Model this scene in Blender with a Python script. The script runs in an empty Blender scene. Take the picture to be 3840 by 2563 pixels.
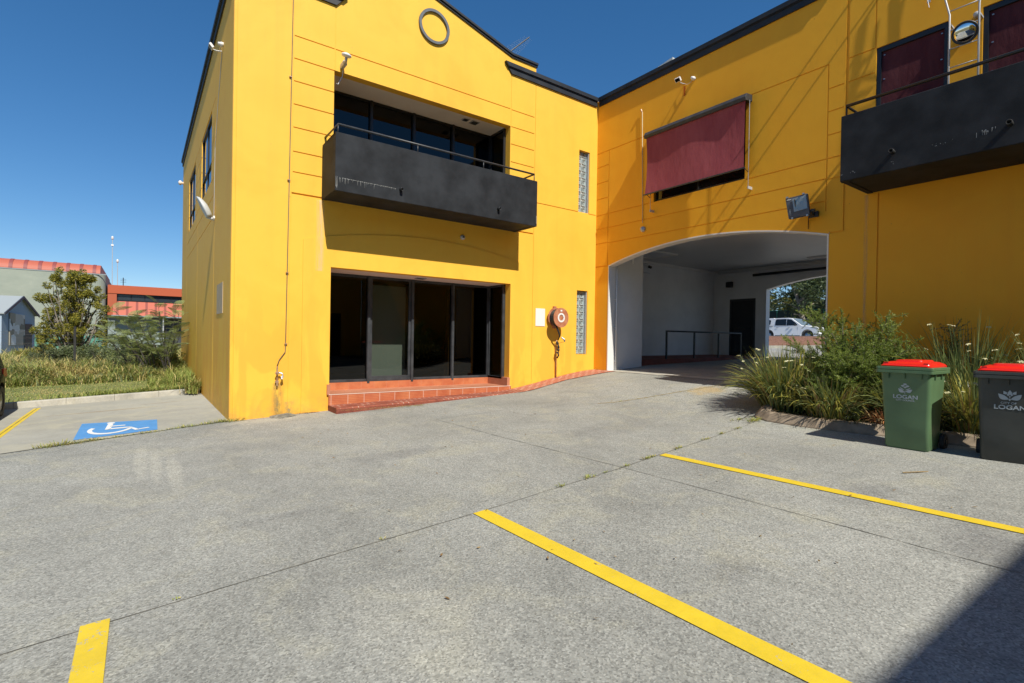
import bpy, bmesh, math, random
import numpy as np
from math import radians as R, sin, cos, pi
from mathutils import Vector, Matrix

# ------------------------------------------------------------------ camera, world, sun
scene = bpy.context.scene
F_MM, YAW, PITCH, ROLL = 18.02, R(35.93), R(-.305), R(.943)
fw = Vector((sin(YAW)*cos(PITCH), cos(YAW)*cos(PITCH), sin(PITCH)))
r0 = Vector((cos(YAW), -sin(YAW), 0)); u0 = r0.cross(fw)
rt = r0*cos(ROLL) + u0*sin(ROLL); upv = -r0*sin(ROLL) + u0*cos(ROLL)
cam_d = bpy.data.cameras.new('camera'); cam = bpy.data.objects.new('camera', cam_d)
scene.collection.objects.link(cam); scene.camera = cam
cam.matrix_world = Matrix(((rt.x, upv.x, -fw.x, 0), (rt.y, upv.y, -fw.y, 0), (rt.z, upv.z, -fw.z, 0), (0, 0, 0, 1)))
cam_d.lens = F_MM; cam_d.sensor_width = 36; cam_d.sensor_fit = 'HORIZONTAL'
cam_d.clip_start = 0.05; cam_d.clip_end = 3000

SUN = Vector((-.12, -.88, .99)).normalized()       # towards the sun
elev = math.asin(SUN.z); azim = math.atan2(SUN.x, SUN.y)
world = bpy.data.worlds.new('World'); scene.world = world; world.use_nodes = True
wn = world.node_tree; bg = wn.nodes['Background']
sky = wn.nodes.new('ShaderNodeTexSky'); sky.sky_type = 'NISHITA'; sky.sun_disc = False
sky.sun_elevation = elev; sky.sun_rotation = azim % (2*pi)
sky.altitude = 0; sky.air_density = 1.0; sky.dust_density = 0.0; sky.air_density = .82; sky.ozone_density = 4.0
hs = wn.nodes.new('ShaderNodeHueSaturation'); hs.inputs['Saturation'].default_value = 1.36; hs.inputs['Value'].default_value = 1.08; hs.inputs['Hue'].default_value = .501
gm_ = wn.nodes.new('ShaderNodeGamma'); gm_.inputs[1].default_value = .82
wn.links.new(sky.outputs[0], gm_.inputs[0]); wn.links.new(gm_.outputs[0], hs.inputs['Color']); wn.links.new(hs.outputs[0], bg.inputs[0]); bg.inputs[1].default_value = 0.098
sd = bpy.data.lights.new('sun', 'SUN'); sd.energy = 4.0; sd.angle = R(.5); sd.color = (1, .95, .84)
so = bpy.data.objects.new('sun', sd); scene.collection.objects.link(so)
so.rotation_euler = SUN.to_track_quat('Z', 'Y').to_euler()
scene.view_settings.view_transform = 'Standard'; scene.view_settings.look = 'None'
scene.view_settings.exposure = 0.58; scene.view_settings.gamma = 1
scene.render.engine = 'CYCLES'
scene.cycles.max_bounces = 8; scene.cycles.transparent_max_bounces = 16
rng = random.Random(7); nr = np.random.RandomState(5)

# ------------------------------------------------------------------ geometry helpers
class MB:
    def __init__(s): s.v = []; s.f = []; s.mi = []
    def add(s, vs, fs, mi=0):
        b = len(s.v); s.v += [tuple(p) for p in vs]
        for f in fs: s.f.append(tuple(b+i for i in f)); s.mi.append(mi)
        return s
    def box(s, x0, x1, y0, y1, z0, z1, mi=0):
        vs = [(x, y, z) for x in (x0, x1) for y in (y0, y1) for z in (z0, z1)]
        return s.add(vs, [(0,1,3,2),(4,6,7,5),(0,4,5,1),(2,3,7,6),(0,2,6,4),(1,5,7,3)], mi)
    def quad(s, a, b, c, d, mi=0): return s.add([a,b,c,d], [(0,1,2,3)], mi)
    def poly(s, pts, mi=0): return s.add(pts, [tuple(range(len(pts)))], mi)
    def prism(s, pts, vec, mi=0):
        n = len(pts); vec = Vector(vec); a = [Vector(p) for p in pts]; b = [p+vec for p in a]
        fs = [tuple(range(n))[::-1], tuple(range(n, 2*n))] + [(i, (i+1) % n, n+(i+1) % n, n+i) for i in range(n)]
        return s.add(a+b, fs, mi)
    def tube(s, pts, r, n=8, mi=0, caps=True):
        pts = [Vector(p) for p in pts]; m = len(pts)
        rs = r if isinstance(r, (list, tuple)) else [r]*m
        vs = []; fs = []; prev = None
        for i, p in enumerate(pts):
            t = (pts[min(i+1, m-1)] - pts[max(i-1, 0)])
            t = t.normalized() if t.length > 1e-9 else Vector((0,0,1))
            if prev is None:
                a = Vector((0,0,1)) if abs(t.z) < .9 else Vector((1,0,0))
                prev = t.cross(a).normalized()
            u = (prev - t*prev.dot(t)); u = u.normalized() if u.length > 1e-6 else t.orthogonal().normalized()
            w = t.cross(u); prev = u
            for k in range(n):
                an = 2*pi*k/n; vs.append(p + (u*cos(an) + w*sin(an))*rs[i])
        for i in range(m-1):
            for k in range(n):
                fs.append((i*n+k, i*n+(k+1) % n, (i+1)*n+(k+1) % n, (i+1)*n+k))
        if caps: fs += [tuple(range(n))[::-1], tuple((m-1)*n+k for k in range(n))]
        return s.add(vs, fs, mi)
    def lathe(s, c, axis, prof, n=32, mi=0):
        c = Vector(c); t = Vector(axis).normalized(); u = t.orthogonal().normalized(); w = t.cross(u)
        vs = []; m = len(prof)
        for (h, r) in prof:
            for k in range(n):
                an = 2*pi*k/n; vs.append(c + t*h + (u*cos(an) + w*sin(an))*r)
        fs = [(i*n+k, i*n+(k+1) % n, (i+1)*n+(k+1) % n, (i+1)*n+k) for i in range(m-1) for k in range(n)]
        if prof[0][1] > 1e-5: fs.append(tuple(range(n))[::-1])
        if prof[-1][1] > 1e-5: fs.append(tuple((m-1)*n+k for k in range(n)))
        return s.add(vs, fs, mi)
    def build(s, name, mats, parent=None, smooth=False, bevel=0, seg=2, recalc=True):
        me = bpy.data.meshes.new(name); me.from_pydata([tuple(p) for p in s.v], [], s.f)
        if not isinstance(mats, (list, tuple)): mats = [mats]
        for m in mats: me.materials.append(m)
        me.polygons.foreach_set('material_index', s.mi)
        me.update()
        if recalc or bevel:
            bm = bmesh.new(); bm.from_mesh(me)
            bmesh.ops.remove_doubles(bm, verts=bm.verts, dist=1e-5)
            if recalc: bmesh.ops.recalc_face_normals(bm, faces=bm.faces)
            bm.to_mesh(me); bm.free()
        if smooth: me.polygons.foreach_set('use_smooth', [True]*len(me.polygons))
        o = bpy.data.objects.new(name, me); scene.collection.objects.link(o)
        if parent: 
            o.parent = parent; o.matrix_parent_inverse = Matrix.Translation(-WORLD_LOC(parent))
        if bevel:
            md = o.modifiers.new('bevel', 'BEVEL'); md.width = bevel; md.segments = seg; md.limit_method = 'ANGLE'; md.angle_limit = R(35)
        if smooth and bevel: pass
        return o
def WORLD_LOC(o):
    return Vector((0, 0, 0)) if o.parent else Vector(o.location)
def smooth_angle(o, deg=35):
    me = o.data
    bm = bmesh.new(); bm.from_mesh(me)
    for f in bm.faces: f.smooth = True
    for e in bm.edges:
        if len(e.link_faces) == 2 and e.calc_face_angle(0) > R(deg): e.smooth = False
    bm.to_mesh(me); bm.free()
    return o
def fast_mesh(name, verts, quads, mats, mi=None, parent=None):
    me = bpy.data.meshes.new(name); nv = len(verts); nf = len(quads); k = quads.shape[1]
    me.vertices.add(nv); me.vertices.foreach_set('co', verts.astype(np.float32).ravel())
    me.loops.add(nf*k); me.loops.foreach_set('vertex_index', quads.astype(np.int32).ravel())
    me.polygons.add(nf); me.polygons.foreach_set('loop_start', np.arange(0, nf*k, k, dtype=np.int32))
    me.polygons.foreach_set('loop_total', np.full(nf, k, dtype=np.int32))
    if not isinstance(mats, (list, tuple)): mats = [mats]
    for m in mats: me.materials.append(m)
    if mi is not None: me.polygons.foreach_set('material_index', mi.astype(np.int32))
    me.update(calc_edges=True)
    o = bpy.data.objects.new(name, me); scene.collection.objects.link(o)
    if parent: o.parent = parent; o.matrix_parent_inverse = Matrix.Translation(-WORLD_LOC(parent))
    return o
def thing(name, label, cat, loc=(0,0,0), group=None):
    o = bpy.data.objects.new(name, None); scene.collection.objects.link(o); o.location = loc
    o.empty_display_size = .2
    return tag(o, label, cat, group)
def tag(o, label, cat, group=None, kind=None):
    o['label'] = label; o['category'] = cat
    if group: o['group'] = group
    if kind: o['kind'] = kind
    return o
def struct(o): o['kind'] = 'structure'; return o
def stuff(o, label, cat): o['kind'] = 'stuff'; o['label'] = label; o['category'] = cat; return o

# ------------------------------------------------------------------ material helpers
class N:
    def __init__(s, m): s.m = m; s.t = m.node_tree
    def new(s, t, **k):
        n = s.t.nodes.new(t)
        for a, b in k.items(): setattr(n, a, b)
        return n
    def link(s, a, b): s.t.links.new(a, b)
    def coord(s, kind='Object', scale=(1,1,1), rot=(0,0,0)):
        c = s.new('ShaderNodeTexCoord'); mp = s.new('ShaderNodeMapping'); mp.inputs['Scale'].default_value = scale; mp.inputs['Rotation'].default_value = rot
        s.link(c.outputs[kind], mp.inputs[0]); return mp.outputs[0]
    def pos(s, scale=(1,1,1), rot=(0,0,0)):
        c = s.new('ShaderNodeNewGeometry'); mp = s.new('ShaderNodeMapping'); mp.inputs['Scale'].default_value = scale; mp.inputs['Rotation'].default_value = rot
        s.link(c.outputs['Position'], mp.inputs[0]); return mp.outputs[0]
    def noise(s, vec, scale, detail=4, rough=.55, dist=0):
        n = s.new('ShaderNodeTexNoise'); n.inputs['Scale'].default_value = scale; n.inputs['Detail'].default_value = detail
        n.inputs['Roughness'].default_value = rough; n.inputs['Distortion'].default_value = dist
        s.link(vec, n.inputs['Vector']); return n.outputs['Fac']
    def ramp(s, fac, stops):
        r = s.new('ShaderNodeValToRGB'); e = r.color_ramp.elements
        while len(e) < len(stops): e.new(.5)
        for el, (p, c) in zip(e, stops): el.position = p; el.color = (c if isinstance(c, tuple) else (c,c,c)) + (1,)
        s.link(fac, r.inputs[0]); return r.outputs[0]
    def mix(s, fac, a, b, mode='MIX'):
        n = s.new('ShaderNodeMix', data_type='RGBA', blend_type=mode)
        for v, i in ((fac, 0), (a, 6), (b, 7)):
            if hasattr(v, 'is_linked') or hasattr(v, 'links'): s.link(v, n.inputs[i])
            else: n.inputs[i].default_value = v if i == 0 else tuple(v)+(1,)
        return n.outputs[2]
    def math(s, op, a, b=None):
        n = s.new('ShaderNodeMath', operation=op)
        for v, i in ((a, 0), (b, 1)):
            if v is None: continue
            if hasattr(v, 'links'): s.link(v, n.inputs[i])
            else: n.inputs[i].default_value = v
        return n.outputs[0]
    def bump(s, h, strength, dist=.01):
        b = s.new('ShaderNodeBump'); b.inputs['Strength'].default_value = strength; b.inputs['Distance'].default_value = dist
        s.link(h, b.inputs['Height']); s.link(b.outputs[0], s.bsdf.inputs['Normal'])
def new_mat(name, col=(.5,.5,.5), rough=.6, metal=0, spec=.5):
    m = bpy.data.materials.new(name); m.use_nodes = True; n = N(m); n.bsdf = m.node_tree.nodes['Principled BSDF']
    n.bsdf.inputs['Base Color'].default_value = (*col, 1); n.bsdf.inputs['Roughness'].default_value = rough
    n.bsdf.inputs['Metallic'].default_value = metal; n.bsdf.inputs['Specular IOR Level'].default_value = spec
    return n
def C(n, sock): n.link(sock, n.bsdf.inputs['Base Color'])
def varied(name, c1, c2, scale=6, rough=.6, metal=0, bump=0, bs=80, spec=.5, detail=5, lo=.35, hi=.65):
    n = new_mat(name, c1, rough, metal, spec); p = n.pos()
    C(n, n.ramp(n.noise(p, scale, detail), [(lo, c1), (hi, c2)]))
    if bump: n.bump(n.noise(p, bs, 3), bump, .004)
    return n.m

def yellow_paint(name, kg=1.0, kb=1.0):
    n = new_mat(name, (.8,.5,.06), .62, 0, .3); p = n.pos()
    base = n.ramp(n.noise(p, .7, 6, .62, .5), [(.32, (.83,.445,.045)), (.52, (.86,.49,.054)), (.7, (.85,.465,.048))])
    streak = n.noise(n.pos((2.6, 2.6, .16)), 1.2, 5, .6)
    c = n.mix(n.ramp(streak, [(.5, 0.), (.78, .30)]), base, (.80,.38,.045))
    fine = n.noise(n.pos((14, 14, 1.2)), 1.0, 6, .7)
    c = n.mix(n.ramp(fine, [(.55, 0.), (.85, .16)]), c, (.64,.36,.09))
    g = n.new('ShaderNodeNewGeometry'); sx = n.new('ShaderNodeSeparateXYZ'); n.link(g.outputs['Position'], sx.inputs[0])
    # repainted lower panels: patches with soft edges below first floor
    low2 = n.new('ShaderNodeMapRange'); low2.inputs[1].default_value = .9; low2.inputs[2].default_value = -.4; n.link(sx.outputs[2], low2.inputs[0])
    pt = n.math('MULTIPLY', low2.outputs[0], n.ramp(n.noise(n.pos((1.6, 1.6, .5)), 1.3, 4, .5, .8), [(.47, 0.), (.53, .5)]))
    c = n.mix(pt, c, (.80,.36,.04))
    low = n.new('ShaderNodeMapRange'); low.inputs[1].default_value = -1.05; low.inputs[2].default_value = -1.6; n.link(sx.outputs[2], low.inputs[0])
    dn = n.math('MULTIPLY', low.outputs[0], n.ramp(n.noise(p, 5, 7, .75), [(.42, 0.), (.75, .75)]))
    c = n.mix(dn, c, (.45,.24,.08))
    spots = n.ramp(n.noise(p, 19, 2, .5), [(.765, 0.), (.79, .6)])
    c = n.mix(spots, c, (.50,.30,.08))
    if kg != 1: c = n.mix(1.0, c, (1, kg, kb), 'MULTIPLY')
    C(n, c); n.bump(n.math('ADD', n.noise(p, 240, 3), n.math('MULTIPLY', n.noise(p, 4, 5), 3.5)), .18, .005)
    return n.m
def decal(name, col, axis, c0, w0, strength=.6, sc=(6, 6, 1.5)):
    """thin stain: opaque near the line u=c0 (axis 0=x, 1=y), fading out with noise"""
    n = new_mat(name, col, .9, 0, .1); g = n.new('ShaderNodeNewGeometry'); s_ = n.new('ShaderNodeSeparateXYZ'); n.link(g.outputs['Position'], s_.inputs[0])
    d = n.math('SUBTRACT', 1.0, n.math('DIVIDE', n.math('ABSOLUTE', n.math('SUBTRACT', s_.outputs[axis], c0)), w0))
    nz = n.ramp(n.noise(n.pos(sc), 3, 5, .7), [(.35, 0.), (.65, 1.)]); f = n.math('MULTIPLY', n.math('MULTIPLY', n.math('MAXIMUM', d, 0.), nz), strength)
    tr = n.new('ShaderNodeBsdfTransparent'); mx = n.new('ShaderNodeMixShader'); n.link(f, mx.inputs[0]); n.link(tr.outputs[0], mx.inputs[1]); n.link(n.bsdf.outputs[0], mx.inputs[2]); n.link(mx.outputs[0], n.t.nodes['Material Output'].inputs[0]); return n.m
M = {}
M['yellow'] = yellow_paint('yellow_paint')
M['yellow_shaded'] = yellow_paint('shaded_yellow_paint', .865, .42)  # same wall paint, tinted more orange to carry the side wall's shade
M['band'] = varied('charcoal_band', (.009,.010,.012), (.020,.022,.025), 3, .55, 0, .1, 60)
def concrete(name, base, spread, speck, stain, sc=1.0, marks=()):
    n = new_mat(name, base, .9, 0, .25); p = n.pos()
    b = np.array(base)
    big = n.ramp(n.noise(p, .45*sc, 8, .66, .5), [(.30, tuple(b*(1-spread))), (.5, tuple(b)), (.68, tuple(b*(1+spread*.8)))])
    med = n.noise(n.pos((1.5,.8,1), (0,0,.5)), 2.6, 8, .74, .5)
    c = n.mix(n.ramp(med, [(.5, 0.), (.68, .6)]), big, tuple(b*stain))
    warm = n.ramp(n.noise(p, 1.3, 8, .72, .6), [(.5, 0.), (.64, .65)])
    c = n.mix(warm, c, (b[0]*1.22, b[1]*1.18, b[2]*1.04))
    sx = n.new('ShaderNodeSeparateXYZ'); n.link(p, sx.inputs[0])
    for (mx_, my_, rx, ry, col, st) in marks:
        dx = n.math('DIVIDE', n.math('SUBTRACT', sx.outputs[0], mx_), rx); dy = n.math('DIVIDE', n.math('SUBTRACT', sx.outputs[1], my_), ry)
        d = n.math('SUBTRACT', 1.0, n.math('ADD', n.math('MULTIPLY', dx, dx), n.math('MULTIPLY', dy, dy)))
        f = n.math('MULTIPLY', n.ramp(n.math('ADD', d, n.math('MULTIPLY', n.math('SUBTRACT', n.noise(p, 4.5, 7, .75), .5), 2.6)), [(.15, 0.), (.9, 1.)]), st)
        c = n.mix(n.math('MULTIPLY', f, n.math('GREATER_THAN', d, -1.2)), c, col)
    if speck:
        vo = n.new('ShaderNodeTexVoronoi'); vo.inputs['Scale'].default_value = 95; n.link(p, vo.inputs['Vector'])
        sp = n.new('ShaderNodeSeparateColor'); n.link(vo.outputs['Color'], sp.inputs[0])
        agg = n.ramp(sp.outputs[0], [(0., .48), (.25, .8), (.55, 1.02), (.8, 1.12), (1., 1.55)])
        cl = n.ramp(n.noise(p, 33, 5, .8), [(.3, .80), (.7, 1.18)])
        m2 = n.mix(speck, (1,1,1), agg, 'MIX'); c = n.mix(1.0, c, m2, 'MULTIPLY'); c = n.mix(.28, c, cl, 'MULTIPLY')
        n.bump(n.math('ADD', vo.outputs['Distance'], n.noise(p, 60, 4)), .3, .004)
    else:
        cl = n.ramp(n.noise(p, 50, 6, .75), [(.3, .9), (.7, 1.1)]); c = n.mix(1.0, c, cl, 'MULTIPLY')
        n.bump(n.noise(p, 60, 4), .15, .004)
    C(n, c); return n.m
PALE = (.43,.42,.36); DARK = (.14,.14,.14); RUST = (.40,.30,.15)
M['concrete'] = concrete('exposed_aggregate_concrete', (.280,.281,.256), .22, .75, .74, 1.0, [(.02, 8.2, .10, 1.3, PALE, .45), (.17, 7.8, .09, 1.2, PALE, .45), (.34, 7.3, .10, 1.2, PALE, .45), (-1.2, 6.4, .5, .12, PALE, .25), (1.0, 4.9, .9, .10, DARK, .22), (6.8, 7.9, .8, .12, DARK, .22), (4.9, 8.2, 1.3, .10, DARK, .2), (9.5, 6.2, .5, .45, RUST, .75), (9.9, 5.8, .4, .35, PALE, .5), (4.95, 1.0, .5, .35, DARK, .5), (5.6, 1.95, .5, .25, DARK, .4), (3.25, 1.9, .3, .22, DARK, .3), (2.8, 6.3, .9, .3, DARK, .3), (3.2, 9.5, .5, .5, PALE, .35), (1.9, 10.3, .8, .35, PALE, .5), (6.0, 5.6, 1.2, .5, DARK, .22), (1.3, 2.6, .5, .7, PALE, .3)])
M['slab'] = concrete('smooth_concrete', (.345,.335,.29), .15, 0, .80, 1.0, [(-.6, 14.0, 1.2, .12, (.24,.18,.12), .5), (.4, 14.6, .6, .1, (.24,.20,.15), .4), (0.6, 13.0, .7, .3, (.26,.25,.22), .35)])
M['tunnelfloor'] = concrete('passage_concrete', (.30,.29,.27), .18, 0, .75)
M['kerb'] = concrete('kerb_concrete', (.40,.38,.33), .25, 0, .6, 4)
M['kerbbrown'] = varied('brown_kerb', (.20,.155,.11), (.32,.25,.18), 7, .9, 0, .4, 60)
M['joint'] = varied('joint', (.06,.058,.05), (.19,.18,.155), 5, .95)
M['crackdust'] = varied('crack_debris', (.22,.17,.09), (.33,.28,.17), 14, .95)
def chipped(name, col, thr=.66):
    n = new_mat(name, col, .55, 0, .4); p = n.pos()
    base = n.ramp(n.noise(p, 5, 5, .7), [(.35, tuple(c*.86 for c in col)), (.65, col)])
    gate = n.ramp(n.noise(p, 1.8, 3, .5), [(.42, 0.), (.6, .12)])
    f = n.ramp(n.math('ADD', n.noise(p, 27, 5, .62, 1.2), gate), [(thr, 0.), (thr+.02, .9)])
    thin = n.ramp(n.noise(p, 110, 4, .7), [(.56, 0.), (.75, .35)])
    c = n.mix(thin, base, (.42, .38, .22)); C(n, n.mix(f, c, (.36, .35, .31))); n.bump(n.noise(p, 120, 3), .2, .003)
    return n.m
M['linepaint'] = chipped('yellow_line_paint', (.72,.52,.03), .725)
M['bluepaint'] = chipped('blue_road_paint', (.10,.30,.62), .76)
M['whitepaint'] = chipped('white_road_paint', (.8,.8,.78), .82)
M['white'] = varied('white_wall', (.70,.71,.72), (.77,.78,.79), 1.5, .7, 0, .1, 120)
M['ceil'] = varied('ceiling_panel', (.56,.56,.55), (.64,.64,.63), .5, .45)
M['soffit'] = varied('cream_soffit', (.76,.66,.58), (.82,.73,.66), 1.5, .75)
M['trimwhite'] = new_mat('white_trim', (.74,.73,.71), .5).m
M['steel'] = new_mat('galvanised_steel', (.45,.46,.47), .35, .9).m
M['wire'] = new_mat('weathered_wire', (.12,.12,.115), .7).m
M['pole'] = new_mat('pale_grey_metal', (.50,.50,.50), .45, .3).m
M['black'] = new_mat('black_metal', (.015,.016,.018), .4).m
M['rubber'] = varied('rubber', (.012,.012,.012), (.03,.03,.03), 20, .7)
M['frame'] = varied('charcoal_window_frame', (.028,.031,.036), (.052,.057,.064), 5, .42)
def glassdark(name, col=(.006,.007,.008), rough=.03, spec=.55):
    n = new_mat(name, col, rough, 0, spec); n.bump(n.noise(n.pos(), 1.3, 2), .04, .02); return n.m
M['glass'] = glassdark('dark_window_glass'); M['glass2'] = new_mat('side_window_glass', (.01,.012,.015), .02, 0, 1.0).m; M['glass2'].node_tree.nodes['Principled BSDF'].inputs['IOR'].default_value = 1.9
def tinted(name, tint=.3):
    m = bpy.data.materials.new(name); m.use_nodes = True; n = N(m); t = n.t; t.nodes.clear()
    out = n.new('ShaderNodeOutputMaterial'); tr = n.new('ShaderNodeBsdfTransparent'); tr.inputs[0].default_value = (tint*.95, tint, tint*.97, 1)
    gl = n.new('ShaderNodeBsdfGlossy'); gl.inputs['Roughness'].default_value = .02; lw = n.new('ShaderNodeLayerWeight'); lw.inputs['Blend'].default_value = .5; fr = n.math('ADD', n.math('MULTIPLY', n.math('POWER', lw.outputs['Facing'], 5), .95), .045)
    mx = n.new('ShaderNodeMixShader'); n.link(fr, mx.inputs[0]); n.link(tr.outputs[0], mx.inputs[1]); n.link(gl.outputs[0], mx.inputs[2]); n.link(mx.outputs[0], out.inputs[0])
    return m
M['tint'] = tinted('tinted_glass', .62)
M['tint2'] = tinted('dark_tinted_glass', .16)
M['clear'] = tinted('clear_glass', .85)
M['blackwall'] = varied('charcoal_render', (.010,.0115,.014), (.026,.029,.034), 2.2, .7, 0, .35, 110, spec=.25, detail=7)
M['orange'] = new_mat('orange_underside', (.55,.25,.04), .7).m
M['red'] = new_mat('red_plastic', (.72,.018,.012), .3, 0, .5).m
M['green'] = varied('green_plastic', (.085,.155,.075), (.10,.18,.088), 4, .42)
M['darkbin'] = varied('charcoal_plastic', (.032,.036,.033), (.05,.054,.05), 4, .45)
M['logo'] = new_mat('pale_grey_print', (.42,.47,.50), .6).m
M['hosered'] = varied('faded_red_paint', (.38,.12,.055), (.50,.21,.11), 9, .6)
M['hose'] = new_mat('black_hose', (.02,.02,.022), .5).m
M['copper'] = varied('pipe_metal', (.30,.16,.09), (.45,.30,.20), 12, .5, .3)
M['maroon'] = None
def fabric(name, a, b):
    n = new_mat(name, a, .85, 0, .2); p = n.pos()
    w = n.noise(n.pos((400,400,60)), 1, 2, .5); w2 = n.noise(n.pos((60,60,400)), 1, 2, .5)
    base = n.ramp(n.noise(n.pos((2,2,.6)), 1.6, 6, .7), [(.3, a), (.7, b)])
    wv = n.ramp(n.math('ADD', w, w2), [(.7, .78), (1.3, 1.22)])
    c = n.mix(1.0, base, wv, 'MULTIPLY')
    sc = n.ramp(n.noise(n.pos((9,9,1.2)), 2.3, 8, .85, 2), [(.66, 0.), (.74, .35)])
    c = n.mix(sc, c, (.30,.20,.20)); C(n, c); n.bump(n.noise(n.pos((3,3,1.2)), 2.5, 4), .5, .02); return n.m
M['maroon'] = fabric('maroon_shade_cloth', (.225,.045,.058), (.30,.075,.085))
M['maroondark'] = fabric('maroon_mesh_screen', (.06,.012,.018), (.10,.03,.035))
def brickpave():
    n = new_mat('terracotta_stencil_paving', (.4,.1,.06), .8, 0, .3)
    br = n.new('ShaderNodeTexBrick'); br.inputs['Scale'].default_value = 1; br.inputs['Mortar Size'].default_value = .011
    br.inputs['Brick Width'].default_value = .25; br.inputs['Row Height'].default_value = .12
    br.inputs['Color1'].default_value = (.30,.075,.042,1); br.inputs['Color2'].default_value = (.37,.11,.06,1); br.inputs['Mortar'].default_value = (.60,.45,.36,1)
    n.link(n.pos(), br.inputs['Vector'])
    c = n.mix(n.ramp(n.noise(n.pos(), 5, 6, .7), [(.45, 0.), (.8, .8)]), br.outputs[0], (.36,.10,.06)); C(n, c); n.bump(n.noise(n.pos(), 60, 4), .3, .004); return n.m
M['pave'] = brickpave()
def tilemat(name, module, x0, face='top'):
    n = new_mat(name, (.5,.17,.08), .5, 0, .4)
    g = n.new('ShaderNodeNewGeometry'); s = n.new('ShaderNodeSeparateXYZ'); n.link(g.outputs['Position'], s.inputs[0])
    fx = n.math('FRACT', n.math('DIVIDE', n.math('SUBTRACT', s.outputs[0], x0), module))
    gx = n.math('MULTIPLY', n.math('SUBTRACT', .5, n.math('ABSOLUTE', n.math('SUBTRACT', fx, .5))), module)
    grout = n.math('LESS_THAN', gx, .006)
    cell = n.math('FLOOR', n.math('DIVIDE', n.math('SUBTRACT', s.outputs[0], x0), module))
    wn_ = n.new('ShaderNodeTexWhiteNoise', noise_dimensions='1D'); n.link(cell, wn_.inputs['W'])
    base = n.ramp(n.noise(n.pos(), 3.2, 5, .6), [(.38, (.42,.12,.048)), (.62, (.53,.19,.08))])
    base = n.mix(n.math('MULTIPLY', wn_.outputs[0], .35), base, (.46,.13,.07))
    if face == 'front':
        zz = n.math('FRACT', n.math('DIVIDE', s.outputs[2], .034)); ln = n.math('LESS_THAN', zz, .35)
        band = n.math('GREATER_THAN', s.outputs[2], -1.36); ln = n.math('MULTIPLY', ln, band)
        base = n.mix(n.math('MULTIPLY', ln, .55), base, (.36,.07,.035))
    base = n.mix(n.math('MULTIPLY', grout, .55), base, (.70,.55,.47) if face != 'kick' else (.48,.20,.12)); C(n, base); return n.m
M['tile_front'] = tilemat('terracotta_step_tile', .3435, 3.148, 'front')
M['tile_top'] = varied('terracotta_tile', (.42,.16,.085), (.50,.22,.13), 3, .55)
M['tile_kick'] = tilemat('terracotta_kick_tile', .30, 3.2, 'kick')
def kerbred():
    n = new_mat('red_painted_kerb', (.42,.12,.07), .8, 0, .3)
    br = n.new('ShaderNodeTexBrick'); br.inputs['Mortar Size'].default_value = .008
    br.inputs['Brick Width'].default_value = .12; br.inputs['Row Height'].default_value = .25; br.inputs['Scale'].default_value = 1
    br.inputs['Color1'].default_value = (.27,.075,.042,1); br.inputs['Color2'].default_value = (.32,.095,.055,1); br.inputs['Mortar'].default_value = (.52,.36,.29,1)
    n.link(n.pos(), br.inputs['Vector'])
    g = n.new('ShaderNodeNewGeometry'); s = n.new('ShaderNodeSeparateXYZ'); n.link(g.outputs['True Normal'], s.inputs[0])
    plain = n.ramp(n.noise(n.pos(), 8, 6, .7), [(.35, (.17,.045,.03)), (.65, (.29,.085,.05))])
    topm = n.math('GREATER_THAN', s.outputs[2], .7)
    patch = n.math('MULTIPLY', topm, n.ramp(n.noise(n.pos(), 3, 4), [(.4, 0.), (.6, 1.)]))
    C(n, n.mix(patch, plain, br.outputs[0])); n.bump(n.noise(n.pos(), 40, 5), .5, .008); return n.m
M['kerbred'] = kerbred()
def leafmat(name, a, b, trans=.25, rough=.5):
    n = new_mat(name, a, rough, 0, .35)
    oi = n.new('ShaderNodeNewGeometry'); rr = oi.outputs['Random Per Island']
    c = n.ramp(rr, [(0., a), (1., b)]); C(n, c)
    tl = n.new('ShaderNodeBsdfTranslucent'); n.link(c, tl.inputs[0]); mx = n.new('ShaderNodeMixShader'); mx.inputs[0].default_value = trans
    out = n.t.nodes['Material Output']; n.link(n.bsdf.outputs[0], mx.inputs[1]); n.link(tl.outputs[0], mx.inputs[2]); n.link(mx.outputs[0], out.inputs[0]); return n.m
M['leaf_yg'] = leafmat('yellow_green_leaf', (.27,.26,.04), (.50,.43,.07), .5)
M['leaf_dk'] = leafmat('dark_leaf', (.045,.07,.02), (.10,.12,.03), .25)
M['leaf_grey'] = leafmat('grey_green_leaf', (.15,.19,.09), (.28,.32,.17), .35)
M['leaf_fern'] = leafmat('feathery_leaf', (.19,.25,.08), (.36,.39,.15), .35)
M['leaf_strap'] = leafmat('strap_leaf', (.08,.125,.04), (.27,.31,.12), .25, .30)
M['leaf_strap_y'] = leafmat('yellowing_strap_leaf', (.28,.28,.05), (.46,.40,.09), .25, .38)
M['leaf_dead'] = leafmat('dry_leaf', (.22,.13,.05), (.36,.27,.13), .15, .8)
M['leaf_shrub'] = leafmat('bright_needle_leaf', (.14,.21,.035), (.30,.37,.08), .35)
M['leaf_gum'] = leafmat('gum_leaf', (.035,.055,.025), (.09,.12,.05), .2)
M['grass_g'] = leafmat('grass_blade', (.19,.26,.05), (.38,.41,.11), .35, .6)
M['grass_y'] = leafmat('dry_grass_blade', (.42,.33,.10), (.60,.50,.22), .25, .75)
M['flower'] = leafmat('cream_petal', (.72,.68,.36), (.82,.79,.55), .3)
M['bark'] = varied('bark', (.14,.12,.10), (.26,.23,.19), 14, .9, 0, .5, 30)
M['barkdark'] = varied('dark_bark', (.04,.034,.03), (.09,.08,.07), 10, .9, 0, .5, 30)
M['soil'] = varied('dark_garden_soil', (.05,.038,.026), (.12,.09,.06), 6, .95, 0, .6, 40)
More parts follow.
